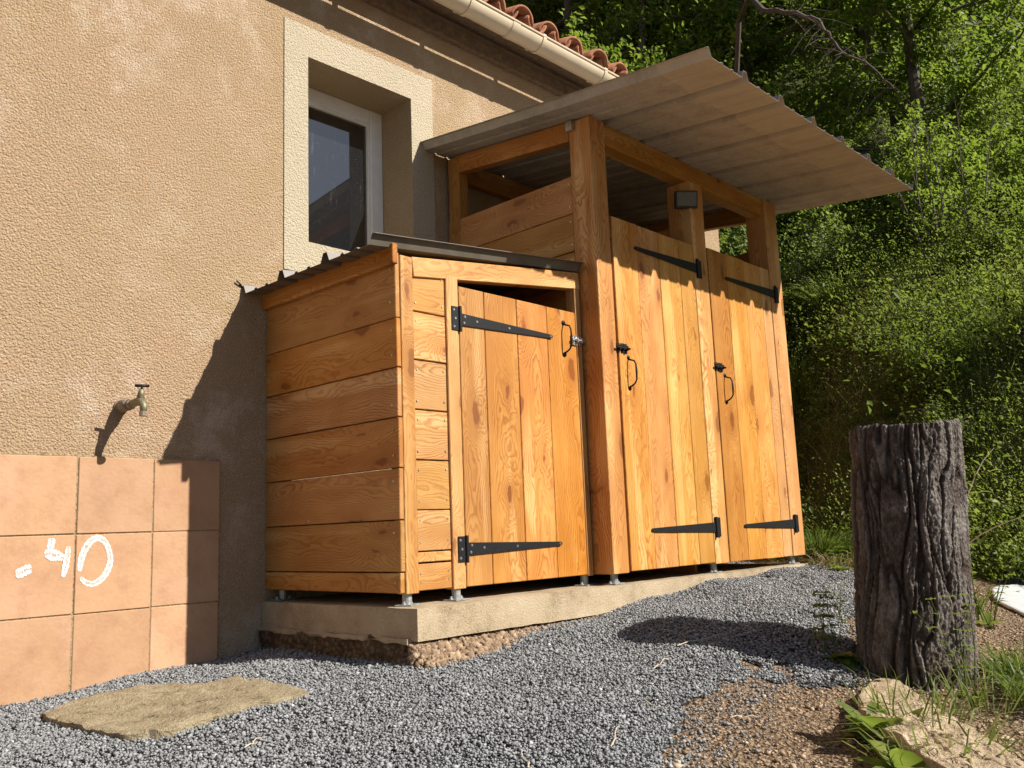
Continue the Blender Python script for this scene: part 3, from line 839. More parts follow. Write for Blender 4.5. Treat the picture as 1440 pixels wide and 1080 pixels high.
# ------------------------------------------------------------------ hardware
def feet(parent, spots):
    f = MB()
    f.tube([(0,0,.005),(0,0,.055)], .019, 14)
    f.box((-.045,-.035,0),(.045,.035,.006), bev=.0015)
    for sx in (-1,1):
        f.tube([(sx*.034,0,.004),(sx*.034,0,.018)], .0055, 6); f.tube([(sx*.034,0,.006),(sx*.034,0,.011)], .009, 6)
    me = pymesh('foot', f.v, f.f, STEEL)
    for (x, y, a) in spots: link('foot', me, parent, Matrix.Translation((x,y,0)) @ Matrix.Rotation(a,4,'Z'))
def screws(mb, pts, y, r=.006):
    for (x, z) in pts: mb.tube([(x,y,z),(x,y-.0022,z)], [r,r*.75], 8)
def hinge(parent, xp, xt, z, y, flip=False):
    """T hinge: plate at xp, strap tapering to xt"""
    s_ = 1 if xt > xp else -1
    h = MB()
    x0 = xp; x1 = xp + s_*.038
    a, b_ = min(x0,x1), max(x0,x1)
    h.box((a,y-.004,z-.052),(b_,y,z+.052), bev=.001)
    xk = x1 + s_*.008
    h.tube([(xk,y-.006,z-.055),(xk,y-.006,z+.055)], .0078, 10)
    hs = .026; ht = .009
    xs_ = x1 + s_*.014
    poly = [(xs_,z-hs),(xt-s_*.01,z-ht),(xt,z-ht*.45),(xt,z+ht*.45),(xt-s_*.01,z+ht),(xs_,z+hs)]
    if s_ < 0: poly = poly[::-1]
    h.prism(poly, y-.004, y)
    pts = [(x0+s_*.012,z+.036),(x0+s_*.012,z-.036),(x0+s_*.02,z)]
    L = xt - xs_
    pts2 = [(xs_+L*.04,z+.014),(xs_+L*.03,z-.014),(xs_+L*.16,z+.002),(xs_+L*.5,z),(xt-s_*.014,z)]
    o = h.build('hinge', IRON, parent)
    return o, pts + pts2
def pull(parent, x, z, y, L=.14):
    p = MB()
    zt, zb = z+L/2, z-L/2
    p.tube([(x,y-.004,zt),(x,y-.016,zt-.006),(x+.002,y-.034,zt-.012),(x+.004,y-.042,zt-.03),(x+.004,y-.044,z),(x+.004,y-.042,zb+.03),(x+.002,y-.03,zb+.012),(x,y-.012,zb+.002),(x,y-.004,zb)],
           [.005,.0045,.0042,.0042,.0055,.0042,.0042,.0045,.005], 10)
    for zz in (zt+.008, zb-.008):
        p.tube([(x,y,zz),(x,y-.004,zz)], [.012,.010], 12)
        p.tube([(x,y-.003,zz),(x,y-.007,zz)], [.005,.004], 8)
    return p.build('handle', IRON, parent, smooth=True)
def bolt(parent, x, z, y, mat, d=1, w_=.05, h_=.045):
    p = MB()
    p.box((x-w_/2,y-.003,z-h_/2),(x+w_/2,y,z+h_/2), bev=.001)
    p.box((x+d*w_/2+d*.022-.011,y-.003,z-h_/2),(x+d*w_/2+d*.022+.011,y,z+h_/2), bev=.001)
    p.tube([(x-d*w_*.55,y-.011,z),(x+d*(w_/2+.045),y-.011,z)], .0058, 10)
    for q in (-.015,.014): p.box((x+q-.005,y-.018,z-.012),(x+q+.005,y-.002,z+.012), bev=.002)
    p.box((x+d*w_/2+d*.022-.006,y-.018,z-.012),(x+d*w_/2+d*.022+.006,y-.002,z+.012), bev=.002)
    p.tube([(x-d*.012,y-.011,z),(x-d*.012,y-.03,z-.006)], [.0045,.0055], 8)
    return p.build('bolt_latch', mat, parent)
def sheet_profile(crests, t0, t1, hc=.040, crest_w=.026, base_w=.062, minor=.008, edge0=True):
    """profile (t, h) of a trapezoidal roof sheet; h=0 pans, hc crests"""
    pts = []
    for c in crests:
        pts += [(c-base_w/2,0),(c-crest_w/2,hc),(c+crest_w/2,hc),(c+base_w/2,0)]
    for a, b_ in zip(crests[:-1], crests[1:]):
        for f in (.36,.64):
            q = a+(b_-a)*f
            pts += [(q-.014,0),(q-.007,minor),(q+.007,minor),(q+.014,0)]
    pts.sort()
    out = []
    def h_at(t):
        for (a,ha),(b_,hb) in zip(pts[:-1],pts[1:]):
            if a <= t <= b_: return ha+(hb-ha)*((t-a)/(b_-a) if b_ > a else 0)
        return 0.0
    out = [(t0,h_at(t0))]+[p for p in pts if t0 < p[0] < t1]+[(t1,h_at(t1))]
    return out

# ------------------------------------------------------------------ small shed
D1 = -.969
small = empty('small_shed', (.6, -.5, .05), 'low orange timber shed with one plank door and strap hinges, left of the taller one', 'shed')
GAP = .0035
zs = [.048, .128] + [.128+.2*i for i in range(1, 7)] + [1.43]
sc_side = MB()
for i in range(7):
    a, b_ = zs[i], zs[i+1]
    if i == 6: b_ = 1.402
    yend = -.967 + random.uniform(-.003,.003)
    plank('plank', small, (0,-.002,(a+b_)/2), (0,yend,(a+b_)/2), b_-a-GAP*random.uniform(.8,1.7), .022, (-1,0,0), WOOD, jitter=.006)
    for q in ([.25,.75] if b_-a > .1 else [.5]): sc_side.tube([(0,-.935+random.uniform(-.006,.006),a+(b_-a)*q),(-.0022,-.935,a+(b_-a)*q)], [.006,.0045], 8)
    if i in (2,4): sc_side.tube([(0,-.35,a+.016),(-.002,-.35,a+.016)], [.006,.0045], 8)
tag(sc_side.build('screw_heads', SCREW, small), kind='stuff')
plank('plank', small, (-.028,.0,1.386), (-.028,-.985,1.386), .084, .027, (-1,0,0), WOOD)
vplank('corner_post', small, .024, .088, .045, 1.392, -.969, .06, WOODP)
vplank('back_post', small, .03, .09, .045, 1.36, -.02-.06, .06, WOODB)
zi = [.05,.158,.203,.364,.562,.765,.968,1.170,1.362]
sc_f = MB()
for a, b_ in zip(zi[:-1], zi[1:]):
    plank('plank', small, (.0905,-.962,(a+b_)/2), (.267,-.962,(a+b_)/2), b_-a-GAP*random.uniform(.6,2.2), .022, (0,-1,0), WOODP, jitter=.01)
    if b_-a > .1: screws(sc_f, [(.105,a+.035),(.252,a+.04),(.106,b_-.04),(.251,b_-.035)], -.962, .0055)
tag(sc_f.build('screw_heads', SCREW, small), kind='stuff')
vplank('door_jamb', small, .2685, .3365, .046, 1.352, -.972, .055, WOODP)
vplank('door_jamb', small, 1.128, 1.166, .046, 1.475, -.969, .06, WOODP)
plank('lintel', small, (.0885,-.9715,1.353), (1.166,-.9715,1.482), .083, .05, (0,-1,0), WOODP)
door = MB().box((.36,-.945,.25),(1.11,-.92,.34), bev=.002).build('door', WOODB, small)
MB().box((.36,-.945,1.02),(1.11,-.92,1.11), bev=.002).build('ledge', WOODB, door)
dx = [.341,.4945,.7025,.911,1.1255]
for a, b_ in zip(dx[:-1], dx[1:]):
    vplank('plank', door, a+GAP*.6, b_-GAP*.6, .052+random.uniform(-.002,.002), 1.314+random.uniform(-.0015,.0015), -.969, .024, WOOD, jitter=.006)
sc_d = MB()
for z in (1.168, .203):
    o, pts = hinge(door, .294, .94, z, -.9735 if False else -.9725)
    screws(sc_d, pts, -.9765, .006)
tag(sc_d.build('screw_heads', ZINC, door), kind='stuff')
pull(door, 1.03, 1.172, -.970)
bolt(door, 1.102, 1.172, -.972, ZINC, 1, .046, .05)
# framing, floor and inner faces
plank('plank', small, (1.14,-.9,.25), (1.14,-.02,.25), .39, .022, (-1,0,0), WOODB)
plank('plank', small, (1.14,-.9,.65), (1.14,-.02,.65), .39, .022, (-1,0,0), WOODB)
plank('plank', small, (1.14,-.9,1.05), (1.14,-.02,1.05), .39, .022, (-1,0,0), WOODB)
plank('plank', small, (1.14,-.9,1.36), (1.14,-.02,1.36), .20, .022, (-1,0,0), WOODB)
MB().box((.03,-.93,.056),(1.12,-.02,.075)).build('floor_board', WOODB, small)
feet(small, [(.054,-.935,.5),(.302,-.945,.2),(.055,-.06,.1),(1.14,-.93,.3),(1.14,-.06,.1)])
# roof sheet: ribs run along x, profile seen at the left end
prof = sheet_profile([-1.0,-.667,-.333,-.004], -1.003, -.002)
sb = MB()
X0, X1 = -.13, 1.19
def zroof(x): return 1.402 + .098*(x+.13)
V = []
for th in (0, .0016):
    for xx in (X0, .3, .75, X1):
        for (t, h) in prof: V.append((xx, t, zroof(xx)+h+th+.004*(xx>0)*0))
m = len(prof); F = []; MI = []
for lay in (0,1):
    for c in range(3):
        for k in range(m-1):
            a = lay*4*m+c*m+k; q = (a, a+1, a+m+1, a+m)
            F.append(q if lay == 0 else q[::-1]); MI.append(0 if lay == 0 else 1)
for c in (0,3):
    for k in range(m-1):
        a = c*m+k; F.append((a,a+4*m,a+4*m+1,a+1)); MI.append(1)
for c in range(3):
    for k in (0,m-1):
        a = c*m+k; F.append((a,a+m,a+5*m,a+4*m)); MI.append(1)
sb.v = V; sb.f = F; sb.mi = MI
sr = sb.build('roof_sheet', [SHEETBROWN, SHEETTOP], small)
t = MB(); t.tube([(-.128,.002,1.438),(-.142,-.008,1.449),(-.165,-.012,1.462)], [.006,.005,.003], 6); t.build('bent_wire', IRON, small)

# ------------------------------------------------------------------ tall shed
FT = -1.081
tall = empty('tall_shed', (2.15, -.5, .05), 'tall orange timber shed with two plank doors under a wide overhanging metal roof', 'shed')
TS = .105
def zt(y): return 2.443 + TS*y           # underside of the roof sheet pans
vplank('front_post', tall, 1.176, 1.297, .05, zt(-1.08)-.004, FT, .135, WOODB)
vplank('front_post', tall, 2.072, 2.212, .05, zt(-1.08)-.115, FT-.001, .15, WOOD)
vplank('front_post', tall, 2.965, 3.122, .05, zt(-1.08)-.004, FT, .135, WOODP)
zb_ = zt(-1.05)
plank('top_beam', tall, (1.299,FT+.012,zb_-.064), (2.963,FT+.012,zb_-.064), .112, .09, (0,-1,0), WOODB)
plank('top_beam', tall, (1.18,-.09,zt(-.09)-.056), (1.18,-.943,zt(-.943)-.058), .105, .05, (-1,0,0), WOOD)
plank('top_beam', tall, (3.118,-.09,zt(-.09)-.056), (3.118,-.943,zt(-.943)-.058), .105, .05, (1,0,0), WOODB)
plank('top_beam', tall, (1.25,-.06,zt(-.05)-.07), (3.06,-.06,zt(-.05)-.07), .12, .05, (0,-1,0), WOODB)
for x0, x1 in ((1.178,1.25),(3.05,3.12),(2.10,2.18)):
    vplank('back_post', tall, x0, x1, .05, zt(-.08)-.01, -.115, .09, WOODB)
z = 2.045
sc_l = MB()
while z > .2:
    h = .2
    for xp, fc, nm in ((1.18, (-1,0,0), WOOD), (3.119, (1,0,0), WOOD)):
        plank('plank', tall, (xp,-.012,z-h/2), (xp,-.944,z-h/2), h-GAP*random.uniform(.8,1.8), .022, fc, nm, jitter=.006)
    plank('plank', tall, (2.14,-.12,z-h/2-.06), (2.14,-.92,z-h/2-.06), h-GAP, .022, (1,0,0), WOODB)
    for q in (.04,.16): sc_l.tube([(1.18,-.925,z-q),(1.1778,-.925,z-q)], [.006,.0045], 8)
    z -= h
for xp, fc in ((1.18,(-1,0,0)),(3.119,(1,0,0))): plank('plank', tall, (xp,-.012,.148), (xp,-.944,.148), z-.052, .022, fc, WOOD)
tag(sc_l.build('screw_heads', SCREW, tall), kind='stuff')
MB().box((1.15,-.985,2.275),(1.176,-.945,2.325), bev=.002).build('corner_bracket', ZINC, tall)
MB().box((1.21,-1.0,.056),(3.09,-.02,.075)).build('floor_board', WOODB, tall)
def tall_door(edges, z0, z1, xp, xt, hx, bx):
    d = MB().box((edges[0]+.03,FT+.026,.3),(edges[-1]-.02,FT+.05,.4), bev=.002).build('door', WOODB, tall)
    MB().box((edges[0]+.03,FT+.026,1.6),(edges[-1]-.02,FT+.05,1.7), bev=.002).build('ledge', WOODB, d)
    for a, b_ in zip(edges[:-1], edges[1:]):
        vplank('plank', d, a+GAP*.45, b_-GAP*.45, z0+random.uniform(-.002,.002), z1+random.uniform(-.002,.002), FT-.001, .024, random.choice((WOOD,WOOD,WOODP)), jitter=.005)
    sd_ = MB()
    for zz in (1.692, .245):
        o, pts = hinge(d, xp, xt, zz, FT-.0045); screws(sd_, pts, FT-.0085, .0055)
    tag(sd_.build('screw_heads', PLASTIC, d), kind='stuff')
    pull(d, hx, 1.022, FT-.002)
    bolt(d, bx, 1.142, FT-.003, IRON, -1, .05, .05)
tall_door([1.312,1.518,1.72,1.918,2.066], .056, 1.826, 2.136, 1.49, 1.385, 1.352)
tall_door([2.224,2.425,2.635,2.842,2.955], .052, 1.846, 3.05, 2.395, 2.31, 2.264)
feet(tall, [(1.24,-1.03,.1),(2.14,-1.02,.2),(3.03,-1.03,.1),(1.24,-.07,0),(2.14,-.07,0),(3.08,-.07,0)])
# roof sheet: ribs run along y
crests = [.985] + [1.304+.345*k for k in range(6)] + [3.372]
prof = sheet_profile(crests, .983, 3.36, hc=.04)
YF, YM, YBk = -1.885, -1.62, -.004
def zr(y): return zt(y)
ycut = [YF, YM, -1.1, -.55, YBk]
V = []
for th in (0, .0016):
    for yy in ycut:
        sag = -.006*math.sin((yy-YF)*2.2)
        for (t_, h) in prof: V.append((t_, yy+(random.uniform(-.006,.006) if yy == YM else 0), zr(yy)+h+th+sag))
m = len(prof); F = []; MI = []; nc = len(ycut)
for lay in (0,1):
    for c in range(nc-1):
        for k in range(m-1):
            a = lay*nc*m+c*m+k; q = (a, a+m, a+m+1, a+1)
            F.append(q if lay == 0 else q[::-1]); MI.append((2 if c == 0 else 0) if lay == 0 else 1)
for c in (0,nc-1):
    for k in range(m-1):
        a = c*m+k; F.append((a,a+1,a+nc*m+1,a+nc*m)); MI.append(1)
for c in range(nc-1):
    for k in (0,m-1):
        a = c*m+k; F.append((a,a+nc*m,a+m+nc*m,a+m)); MI.append(1)
rb = MB(); rb.v = V; rb.f = F; rb.mi = MI
rb.build('roof_sheet', [FLEECE, SHEETTOP, SHEETLIP], tall)
# solar lamp on the middle post's inner side
lamp = empty('solar_lamp', (2.05, -1.02, 2.10), 'small black framed solar lamp fixed to the middle post of the tall shed', 'lamp')
LM = Matrix.Translation((2.064,-1.06,2.10)) @ Matrix.Rotation(math.radians(48),4,'Z') @ Matrix.Rotation(math.radians(-10),4,'Y')
lb = MB(); lb.box((-.024,-.065,-.05),(.008,.065,.05), bev=.004)
lb.build('lamp_body', PLASTIC, lamp, LM)
MB().box((-.030,-.057,-.040),(-.0245,.057,.042), bev=.002).build('lamp_lens', LENS, lamp, LM)

# ------------------------------------------------------------------ flagstone
def ground_slab(name, outline, top, thick, mat, label, cat, rough=.006, seed=0, cell=.02):
    poly = np.array(outline); c = poly.mean(0)
    R_, K = 34, 150
    # angular resampling of the outline
    seg = np.concatenate([poly, poly[:1]]); d = np.r_[0, np.cumsum(np.hypot(*np.diff(seg,axis=0).T))]
    tt = np.linspace(0, d[-1], K, endpoint=False)
    ox = np.interp(tt, d, seg[:,0]); oy = np.interp(tt, d, seg[:,1])
    V = []
    for i in range(R_+1):
        f = i/R_
        for k in range(K):
            jx = mnoise.noise(Vector((ox[k]*16,oy[k]*16,seed)))*.012*f + mnoise.noise(Vector((ox[k]*50,oy[k]*50,seed)))*.006*f
            x = c[0]+(ox[k]-c[0])*f+jx; y = c[1]+(oy[k]-c[1])*f+jx
            z = top(x,y)+mnoise.fractal(Vector((x*14,y*14,seed)),.7,2,5)*rough - (.004 if i == R_ else 0)
            V.append((x,y,z))
    for k in range(K):
        x,y,z = V[R_*K+k]; V.append((x+(ox[k]-x)*.2+mnoise.noise(Vector((x*40,y*40,3)))*.008,y+mnoise.noise(Vector((x*40,y*40,9)))*.008,z-thick))
    F = []
    for i in range(R_+1):
        for k in range(K):
            F.append((i*K+k,(i+1)*K+k,(i+1)*K+(k+1)%K,i*K+(k+1)%K))
    me = pymesh(name, V, F, mat, True)
    me.set_sharp_from_angle(angle=math.radians(35))
    return tag(link(name, me), label, cat)
ground_slab('stepping_stone', [(-1.09,-.43),(-1.10,-.66),(-1.066,-1.0),(-.943,-1.085),(-.708,-1.085),(-.49,-1.085),(-.45,-.98),(-.455,-.80),(-.47,-.56),(-.577,-.51),(-.65,-.39),(-.80,-.36),(-.93,-.35)],
            lambda x,y: g1(x,y)+.034-.012*max(0,min(1,(x+.75)/.3)), .05, SLABSTONE, 'rough tan flagstone lying in the grey gravel beside the house wall', 'flagstone', .007, 3)

# ------------------------------------------------------------------ tree stump
stump = empty('tree_stump', (1.27,-2.37,-.30), 'thick dark pine stump with deeply furrowed bark standing at the gravel edge', 'stump')
NA, NZ = 400, 220
SZ0, SZ1 = -.46, .605
lean = Vector((.69135,-.7215,0))*.062
def worley(a, z, sx, sz, seed):
    return 0
th = np.linspace(0, 2*math.pi, NA, endpoint=False)
zz = np.linspace(0, 1, NZ)
TH, ZZ = np.meshgrid(th, zz)
ridge = np.zeros_like(TH); disp = np.zeros_like(TH)
for i in range(NZ):
    zh = SZ0+(SZ1-SZ0)*zz[i]
    for k in range(NA):
        a = th[k]; cx_, sy_ = math.cos(a), math.sin(a)
        # slow wander of the furrows
        wv = mnoise.noise(Vector((cx_*2.0, sy_*2.0, zh*2.6)))*.55 + mnoise.noise(Vector((cx_*5, sy_*5, zh*6+9)))*.22
        a2 = a+wv*.55
        vd = mnoise.voronoi(Vector((math.cos(a2)*4.4, math.sin(a2)*4.4, zh*2.0+wv*1.2)))[0]
        e_ = min(1.0, max(0.0, (vd[1]-vd[0]-.01)*5.0)); plate = e_*e_*(3-2*e_)
        p = Vector((math.cos(a2)*4.6, math.sin(a2)*4.6, zh*1.15))
        v = abs(mnoise.noise(p)); v2 = abs(mnoise.noise(Vector((p.x*2.0, p.y*2.0, p.z*3.4+5))))
        fur = min(1.0, v*4.2)*.25+min(1.0, v2*3.6)*.15+plate*.60
        crack = mnoise.noise(Vector((cx_*9, sy_*9, zh*16)))
        n1_ = (mnoise.fractal(Vector((math.cos(a2)*8, math.sin(a2)*8, zh*7)), .7, 2, 4)+1.2)*3.2; f_ = n1_-math.floor(n1_); f_ = min(1.0, max(0.0, (f_-.38)/.24))
        terr = (math.floor(n1_)+f_)/6.0
        fl = mnoise.fractal(Vector((cx_*26, sy_*26, zh*60)), .4, 2, 4)
        r_ = fur*.62+terr*.34+fl*.13+crack*.05
        ridge[i,k] = r_; disp[i,k] = r_*.034
rad = .174+.006*(1-ZZ)
rad = rad*(1+.02*np.sin(2*TH+1)+.015*np.sin(3*TH))+disp
rad[-1] -= .008
X = 1.268+rad*np.cos(TH)+lean.x*ZZ; Y = -2.37+rad*np.sin(TH)+lean.y*ZZ
Z = SZ0+(SZ1-SZ0)*ZZ + (ZZ > .999)*(.008*np.sin(TH*3)+.004*np.sin(TH*11))
V = np.stack([X.ravel(),Y.ravel(),Z.ravel()],1)
I = np.arange(NA*NZ).reshape(NZ,NA)
F = np.stack([I[:-1].ravel(), np.roll(I[:-1],-1,1).ravel(), np.roll(I[1:],-1,1).ravel(), I[1:].ravel()],1)
link('bark', npmesh('bark', V, F, BARK, cl(ridge.ravel(),0,1), 'ridge', True), stump)
rim = [(X[-1,k]-.006*math.cos(th[k]),Y[-1,k]-.006*math.sin(th[k]),Z[-1,k]-.004) for k in range(0,NA,6)]
c_ = (1.268+lean.x,-2.37+lean.y,SZ1)
pymb = MB(); pymb.add(rim+[c_], [(k,(k+1)%len(rim),len(rim)) for k in range(len(rim))]); pymb.build('cut_top', CUTWOOD, stump)

# ------------------------------------------------------------------ kerb stone, sheet, sherds
A = Vector((.62,-2.43)); dirv = Vector((-.77,-.64)).normalized(); perp = Vector((.64,-.77)).normalized()
Bv = Vector((1.07,-2.34))
pts = [(.98,-2.33),(1.06,-2.36),(1.0,-2.42),(.80,-2.56),(.62,-2.71),(.22,-3.02),(-.25,-3.38),(-.52,-3.28),(-.3,-3.2),(-.045,-2.985),(.22,-2.755),(.40,-2.605),(.54,-2.475),(.62,-2.45),(.70,-2.40),(.86,-2.36)]
ground_slab('kerb_stone', pts, lambda x,y: -.318+.028*max(0,min(1,(x-.3)/.6))-.035*max(0,.3-x)+.004*math.sin((x*.77+y*.64)*26+y*3)*math.sin((x*.64-y*.77)*19), .16, KERBSTONE, 'pale sandstone block lying at the foot of the tree stump', 'stone', .010, 11)
ground_slab('white_panel', [(2.78,-2.24),(3.05,-2.14),(3.5,-2.14),(3.6,-2.6),(2.7,-2.62),(2.55,-2.46)], lambda x,y: g1(x,y)+.022+.01*(x-2.5), .012, WHITE, 'white flat sheet lying on the soil behind the stump', 'sheet', .001, 21)
sh = MB()
sh.box((0,0,0),(.07,.045,.012), bev=.003).xf(Matrix.Translation((1.40,-2.585,g1(1.4,-2.585)+.004)) @ Matrix.Rotation(.5,4,'Z') @ Matrix.Rotation(.5,4,'X'))
tag(sh.build('clay_sherd', CLAYBIT), 'orange broken clay tile piece on the soil beside the stump', 'sherd')

# ------------------------------------------------------------------ plants: helpers
def leaves(P, N, L, W, tint, name, mat, fold=.25, droop=None):
    """P (n,3) centres, N (n,3) leaf axis direction (unit), L, W arrays"""
    n = len(P)
    nrm = np.array([.22,-.50,.62])+rng.normal(0,.42,(n,3)); nrm /= np.linalg.norm(nrm,axis=1)[:,None]
    ax = N/np.linalg.norm(N,axis=1)[:,None]+rng.normal(0,.25,(n,3))
    ax = ax-nrm*(ax*nrm).sum(1)[:,None]; ax /= np.linalg.norm(ax,axis=1)[:,None]+1e-9
    side = np.cross(ax, nrm)
    L = L[:,None]; W = W[:,None]
    base = P-ax*L*.5; tip = P+ax*L*.5-nrm*L*.12
    l = P+side*W*.5+nrm*W*fold-ax*L*.05; r_ = P-side*W*.5+nrm*W*fold-ax*L*.05
    V = np.stack([base,r_,tip,l],1).reshape(-1,3)
    i = (np.arange(n)*4)[:,None]
    F = np.concatenate([i+np.array([[0,1,2]]), i+np.array([[0,2,3]])],0)
    return npmesh(name, V, F, mat, np.repeat(tint,4))
def blades(P, D, L, W, tint, name, mat, bend=.6):
    """grass blades: base P, initial direction D, length L, width W"""
    n = len(P)
    D = D/np.linalg.norm(D,axis=1)[:,None]
    hz_ = D*np.array([1,1,0]); hl = np.linalg.norm(hz_,axis=1)[:,None]+1e-6
    out = hz_/hl
    side = np.cross(D, np.array([0,0,1.0])+rng.normal(0,.4,(n,3))); side /= np.linalg.norm(side,axis=1)[:,None]+1e-9
    L = L[:,None]; W = W[:,None]
    b = bend*rng.uniform(.3,1.4,(n,1))
    p1 = P+D*L*.4; p2 = p1+(D*.8+out*b*.35-np.array([0,0,.12])*b)*L*.33; p3 = p2+(D*.5+out*b*.8-np.array([0,0,.55])*b)*L*.33
    V = np.stack([P-side*W*.4,P+side*W*.4,p1-side*W*.5,p1+side*W*.5,p2-side*W*.33,p2+side*W*.33,p3],1).reshape(-1,3)
    i = (np.arange(n)*7)[:,None]
    F = np.concatenate([i+np.array([[0,1,3]]),i+np.array([[0,3,2]]),i+np.array([[2,3,5]]),i+np.array([[2,5,4]]),i+np.array([[4,5,6]])],0)
    return npmesh(name, V, F, mat, np.repeat(tint,7))
def unit(n, upb=0.0):
    d = rng.normal(size=(n,3)); d[:,2] += upb; return d/np.linalg.norm(d,axis=1)[:,None]

# ------------------------------------------------------------------ hillside
def smooth(a, b_, v): t = cl((v-a)/(b_-a),0,1); return t*t*(3-2*t)
def hz(x, y):
    x = np.asarray(x,float); y = np.asarray(y,float)
    xb = 3.75+.95*smooth(-.9,.4,y)-.15*smooth(-1.2,-2.6,y)+.18*np.sin(y*2.1+1)*smooth(-.2,-1,y)
    s = x-xb
    z = -.12+1.15*smooth(-.1,1.35,s)+.66*np.maximum(0,s-.5)+.12*np.maximum(0,s-6)+.24*cl(y+1.6,-2,8)*smooth(.0,1.6,s)
    z = z+.45*np.maximum(0,y-5)*smooth(0,2,s)
    z += .10*np.sin(x*1.9+y*1.1)*np.sin(y*1.6-x*.4)*smooth(.2,1.2,s)+.05*np.sin(x*4.7)*np.sin(y*5.3)*smooth(.2,1,s)
    return np.where(s < -.15, -1.0, z)
xs = np.concatenate([np.arange(3.2,9,.12),np.arange(9,40,.8),np.arange(40,120,8)]); ys = np.concatenate([np.arange(-60,-8,4),np.arange(-8,8,.15),np.arange(8,40,.8),np.arange(40,140,8)])
X, Y = np.meshgrid(xs,ys); Zh = hz(X,Y); ny, nx = X.shape
I = np.arange(nx*ny).reshape(ny,nx)
F = np.stack([I[:-1,:-1].ravel(),I[:-1,1:].ravel(),I[1:,1:].ravel(),I[1:,:-1].ravel()],1)
ok = (Zh.ravel()[F] > -.9).all(1)
tag(link('hillside', npmesh('hillside', np.stack([X.ravel(),Y.ravel(),Zh.ravel()],1), F[ok], HILLSOIL, smooth=True)), kind='structure')

# undergrowth of the bank: small-leaved scrub that reads as one mass
def hill_points(n, x0, x1, y0, y1):
    px = rng.uniform(x0,x1,n); py = rng.uniform(y0,y1,n); pz = hz(px,py)
    k = pz > -.5
    return px[k],py[k],pz[k]
cxs, cys, czs = [np.concatenate(q) for q in zip(hill_points(700, 3.6, 9.5, -4.2, 5.5), hill_points(1100, 3.6, 7.2, -2.8, 2.2), hill_points(900, 9.0, 22.0, -3.0, 10.0))]
hump = rng.gamma(3.0,.085,len(cxs)); ctint = cl(.48+.22*np.sin(cxs*2.1+cys*1.3)*np.sin(cys*2.7-cxs)+rng.normal(0,.18,len(cxs)),0,1); csize = np.where(rng.uniform(size=len(cxs)) < .16, rng.uniform(1.5,2.2,len(cxs)), rng.uniform(.5,1.15,len(cxs)))
cnt = (rng.integers(110,290,len(cxs))/np.maximum(1,csize)).astype(int)
idx = np.repeat(np.arange(len(cxs)),cnt); n = len(idx)
d = unit(n,.35); d[:,2] = np.abs(d[:,2])
rr_ = hump[idx]*rng.uniform(.35,1.1,n)
P = np.stack([cxs[idx],cys[idx],czs[idx]],1)+d*rr_[:,None]*np.array([1.25,1.25,1.35])
L_ = rng.uniform(.014,.034,n)*csize[idx]*(1+.05*np.maximum(0,P[:,0]-5))
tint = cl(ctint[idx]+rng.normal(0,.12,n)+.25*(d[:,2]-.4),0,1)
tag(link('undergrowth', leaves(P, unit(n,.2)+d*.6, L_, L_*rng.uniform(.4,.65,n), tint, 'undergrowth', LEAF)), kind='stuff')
# wispy grass over the bank
px,py,pz = hill_points(34000, 3.6, 9.0, -3.2, 4)
m_ = (np.sin(px*2.3+py*1.3)+np.sin(py*3.1-px)+rng.normal(0,.8,len(px))) > .1
px,py,pz = px[m_],py[m_],pz[m_]; n = len(px)
dd = unit(n,1.6); dd[:,0] -= .5
tag(link('bank_grass', blades(np.stack([px,py,pz-.01],1), dd, rng.uniform(.15,.5,n), rng.uniform(.003,.007,n), cl(rng.normal(.45,.22,n),0,1), 'bank_grass', GRASS, .9)), kind='stuff')

px,py,pz = hill_points(16000, 3.7, 6.6, -2.6, 1.2)
m_ = (np.sin(px*2.9+py*2.1+2)+np.sin(py*3.7-px*1.6)+rng.normal(0,.6,len(px))) > .75
px,py,pz = px[m_],py[m_],pz[m_]; n = len(px)
tag(link('dry_stems', blades(np.stack([px,py,pz+rng.uniform(0,.2,n)],1), unit(n,.5), rng.uniform(.1,.38,n), rng.uniform(.002,.005,n), cl(rng.normal(.4,.25,n),0,1), 'dry_stems', STRAW, .5)), kind='stuff')

def grass_clump(name, loc, n, h, spread, label, group=None, mat=None, width=.006, bend=.7, out=.55):
    r_ = np.sqrt(rng.uniform(0,1,n))*spread; a = rng.uniform(0,6.283,n)
    P = np.stack([r_*np.cos(a),r_*np.sin(a),np.zeros(n)-.01],1)
    D = np.stack([np.cos(a)*out*rng.uniform(.2,1.2,n),np.sin(a)*out*rng.uniform(.2,1.2,n),np.ones(n)],1)+rng.normal(0,.15,(n,3))
    o = link(name, blades(P,D,h*rng.uniform(.5,1.1,n),width*rng.uniform(.7,1.3,n),cl(rng.normal(.42,.2,n),0,1),name,mat or GRASS,bend),None,Matrix.Translation(loc))
    return tag(o,label,'grass',group)
def hp3(x,y,dz=0): return (x,y,float(hz(x,y))+dz)
grass_clump('grass_tuft',(3.42,-1.02,max(g1(3.42,-1.02),float(hz(3.42,-1.02)))),420,.36,.07,'bushy green grass tuft just beyond the end of the concrete slab',width=.007,bend=1.0,out=.8)
for q,(x,y,s_) in enumerate([(5.0,.15,1),(5.2,-.15,.9),(5.25,.45,1),(5.5,.1,.9),(5.05,.75,.9),(5.7,-.4,.8),(6.0,.3,.9),(5.9,.75,1),(6.3,-.1,.9),(6.5,.5,1),(5.6,.9,1)]):
    grass_clump('tall_grass',hp3(x,y),700,.75*s_,.22,'long bright green grass arching over the top of the bank','tall grass on the bank',width=.009,bend=1.1,out=.5)

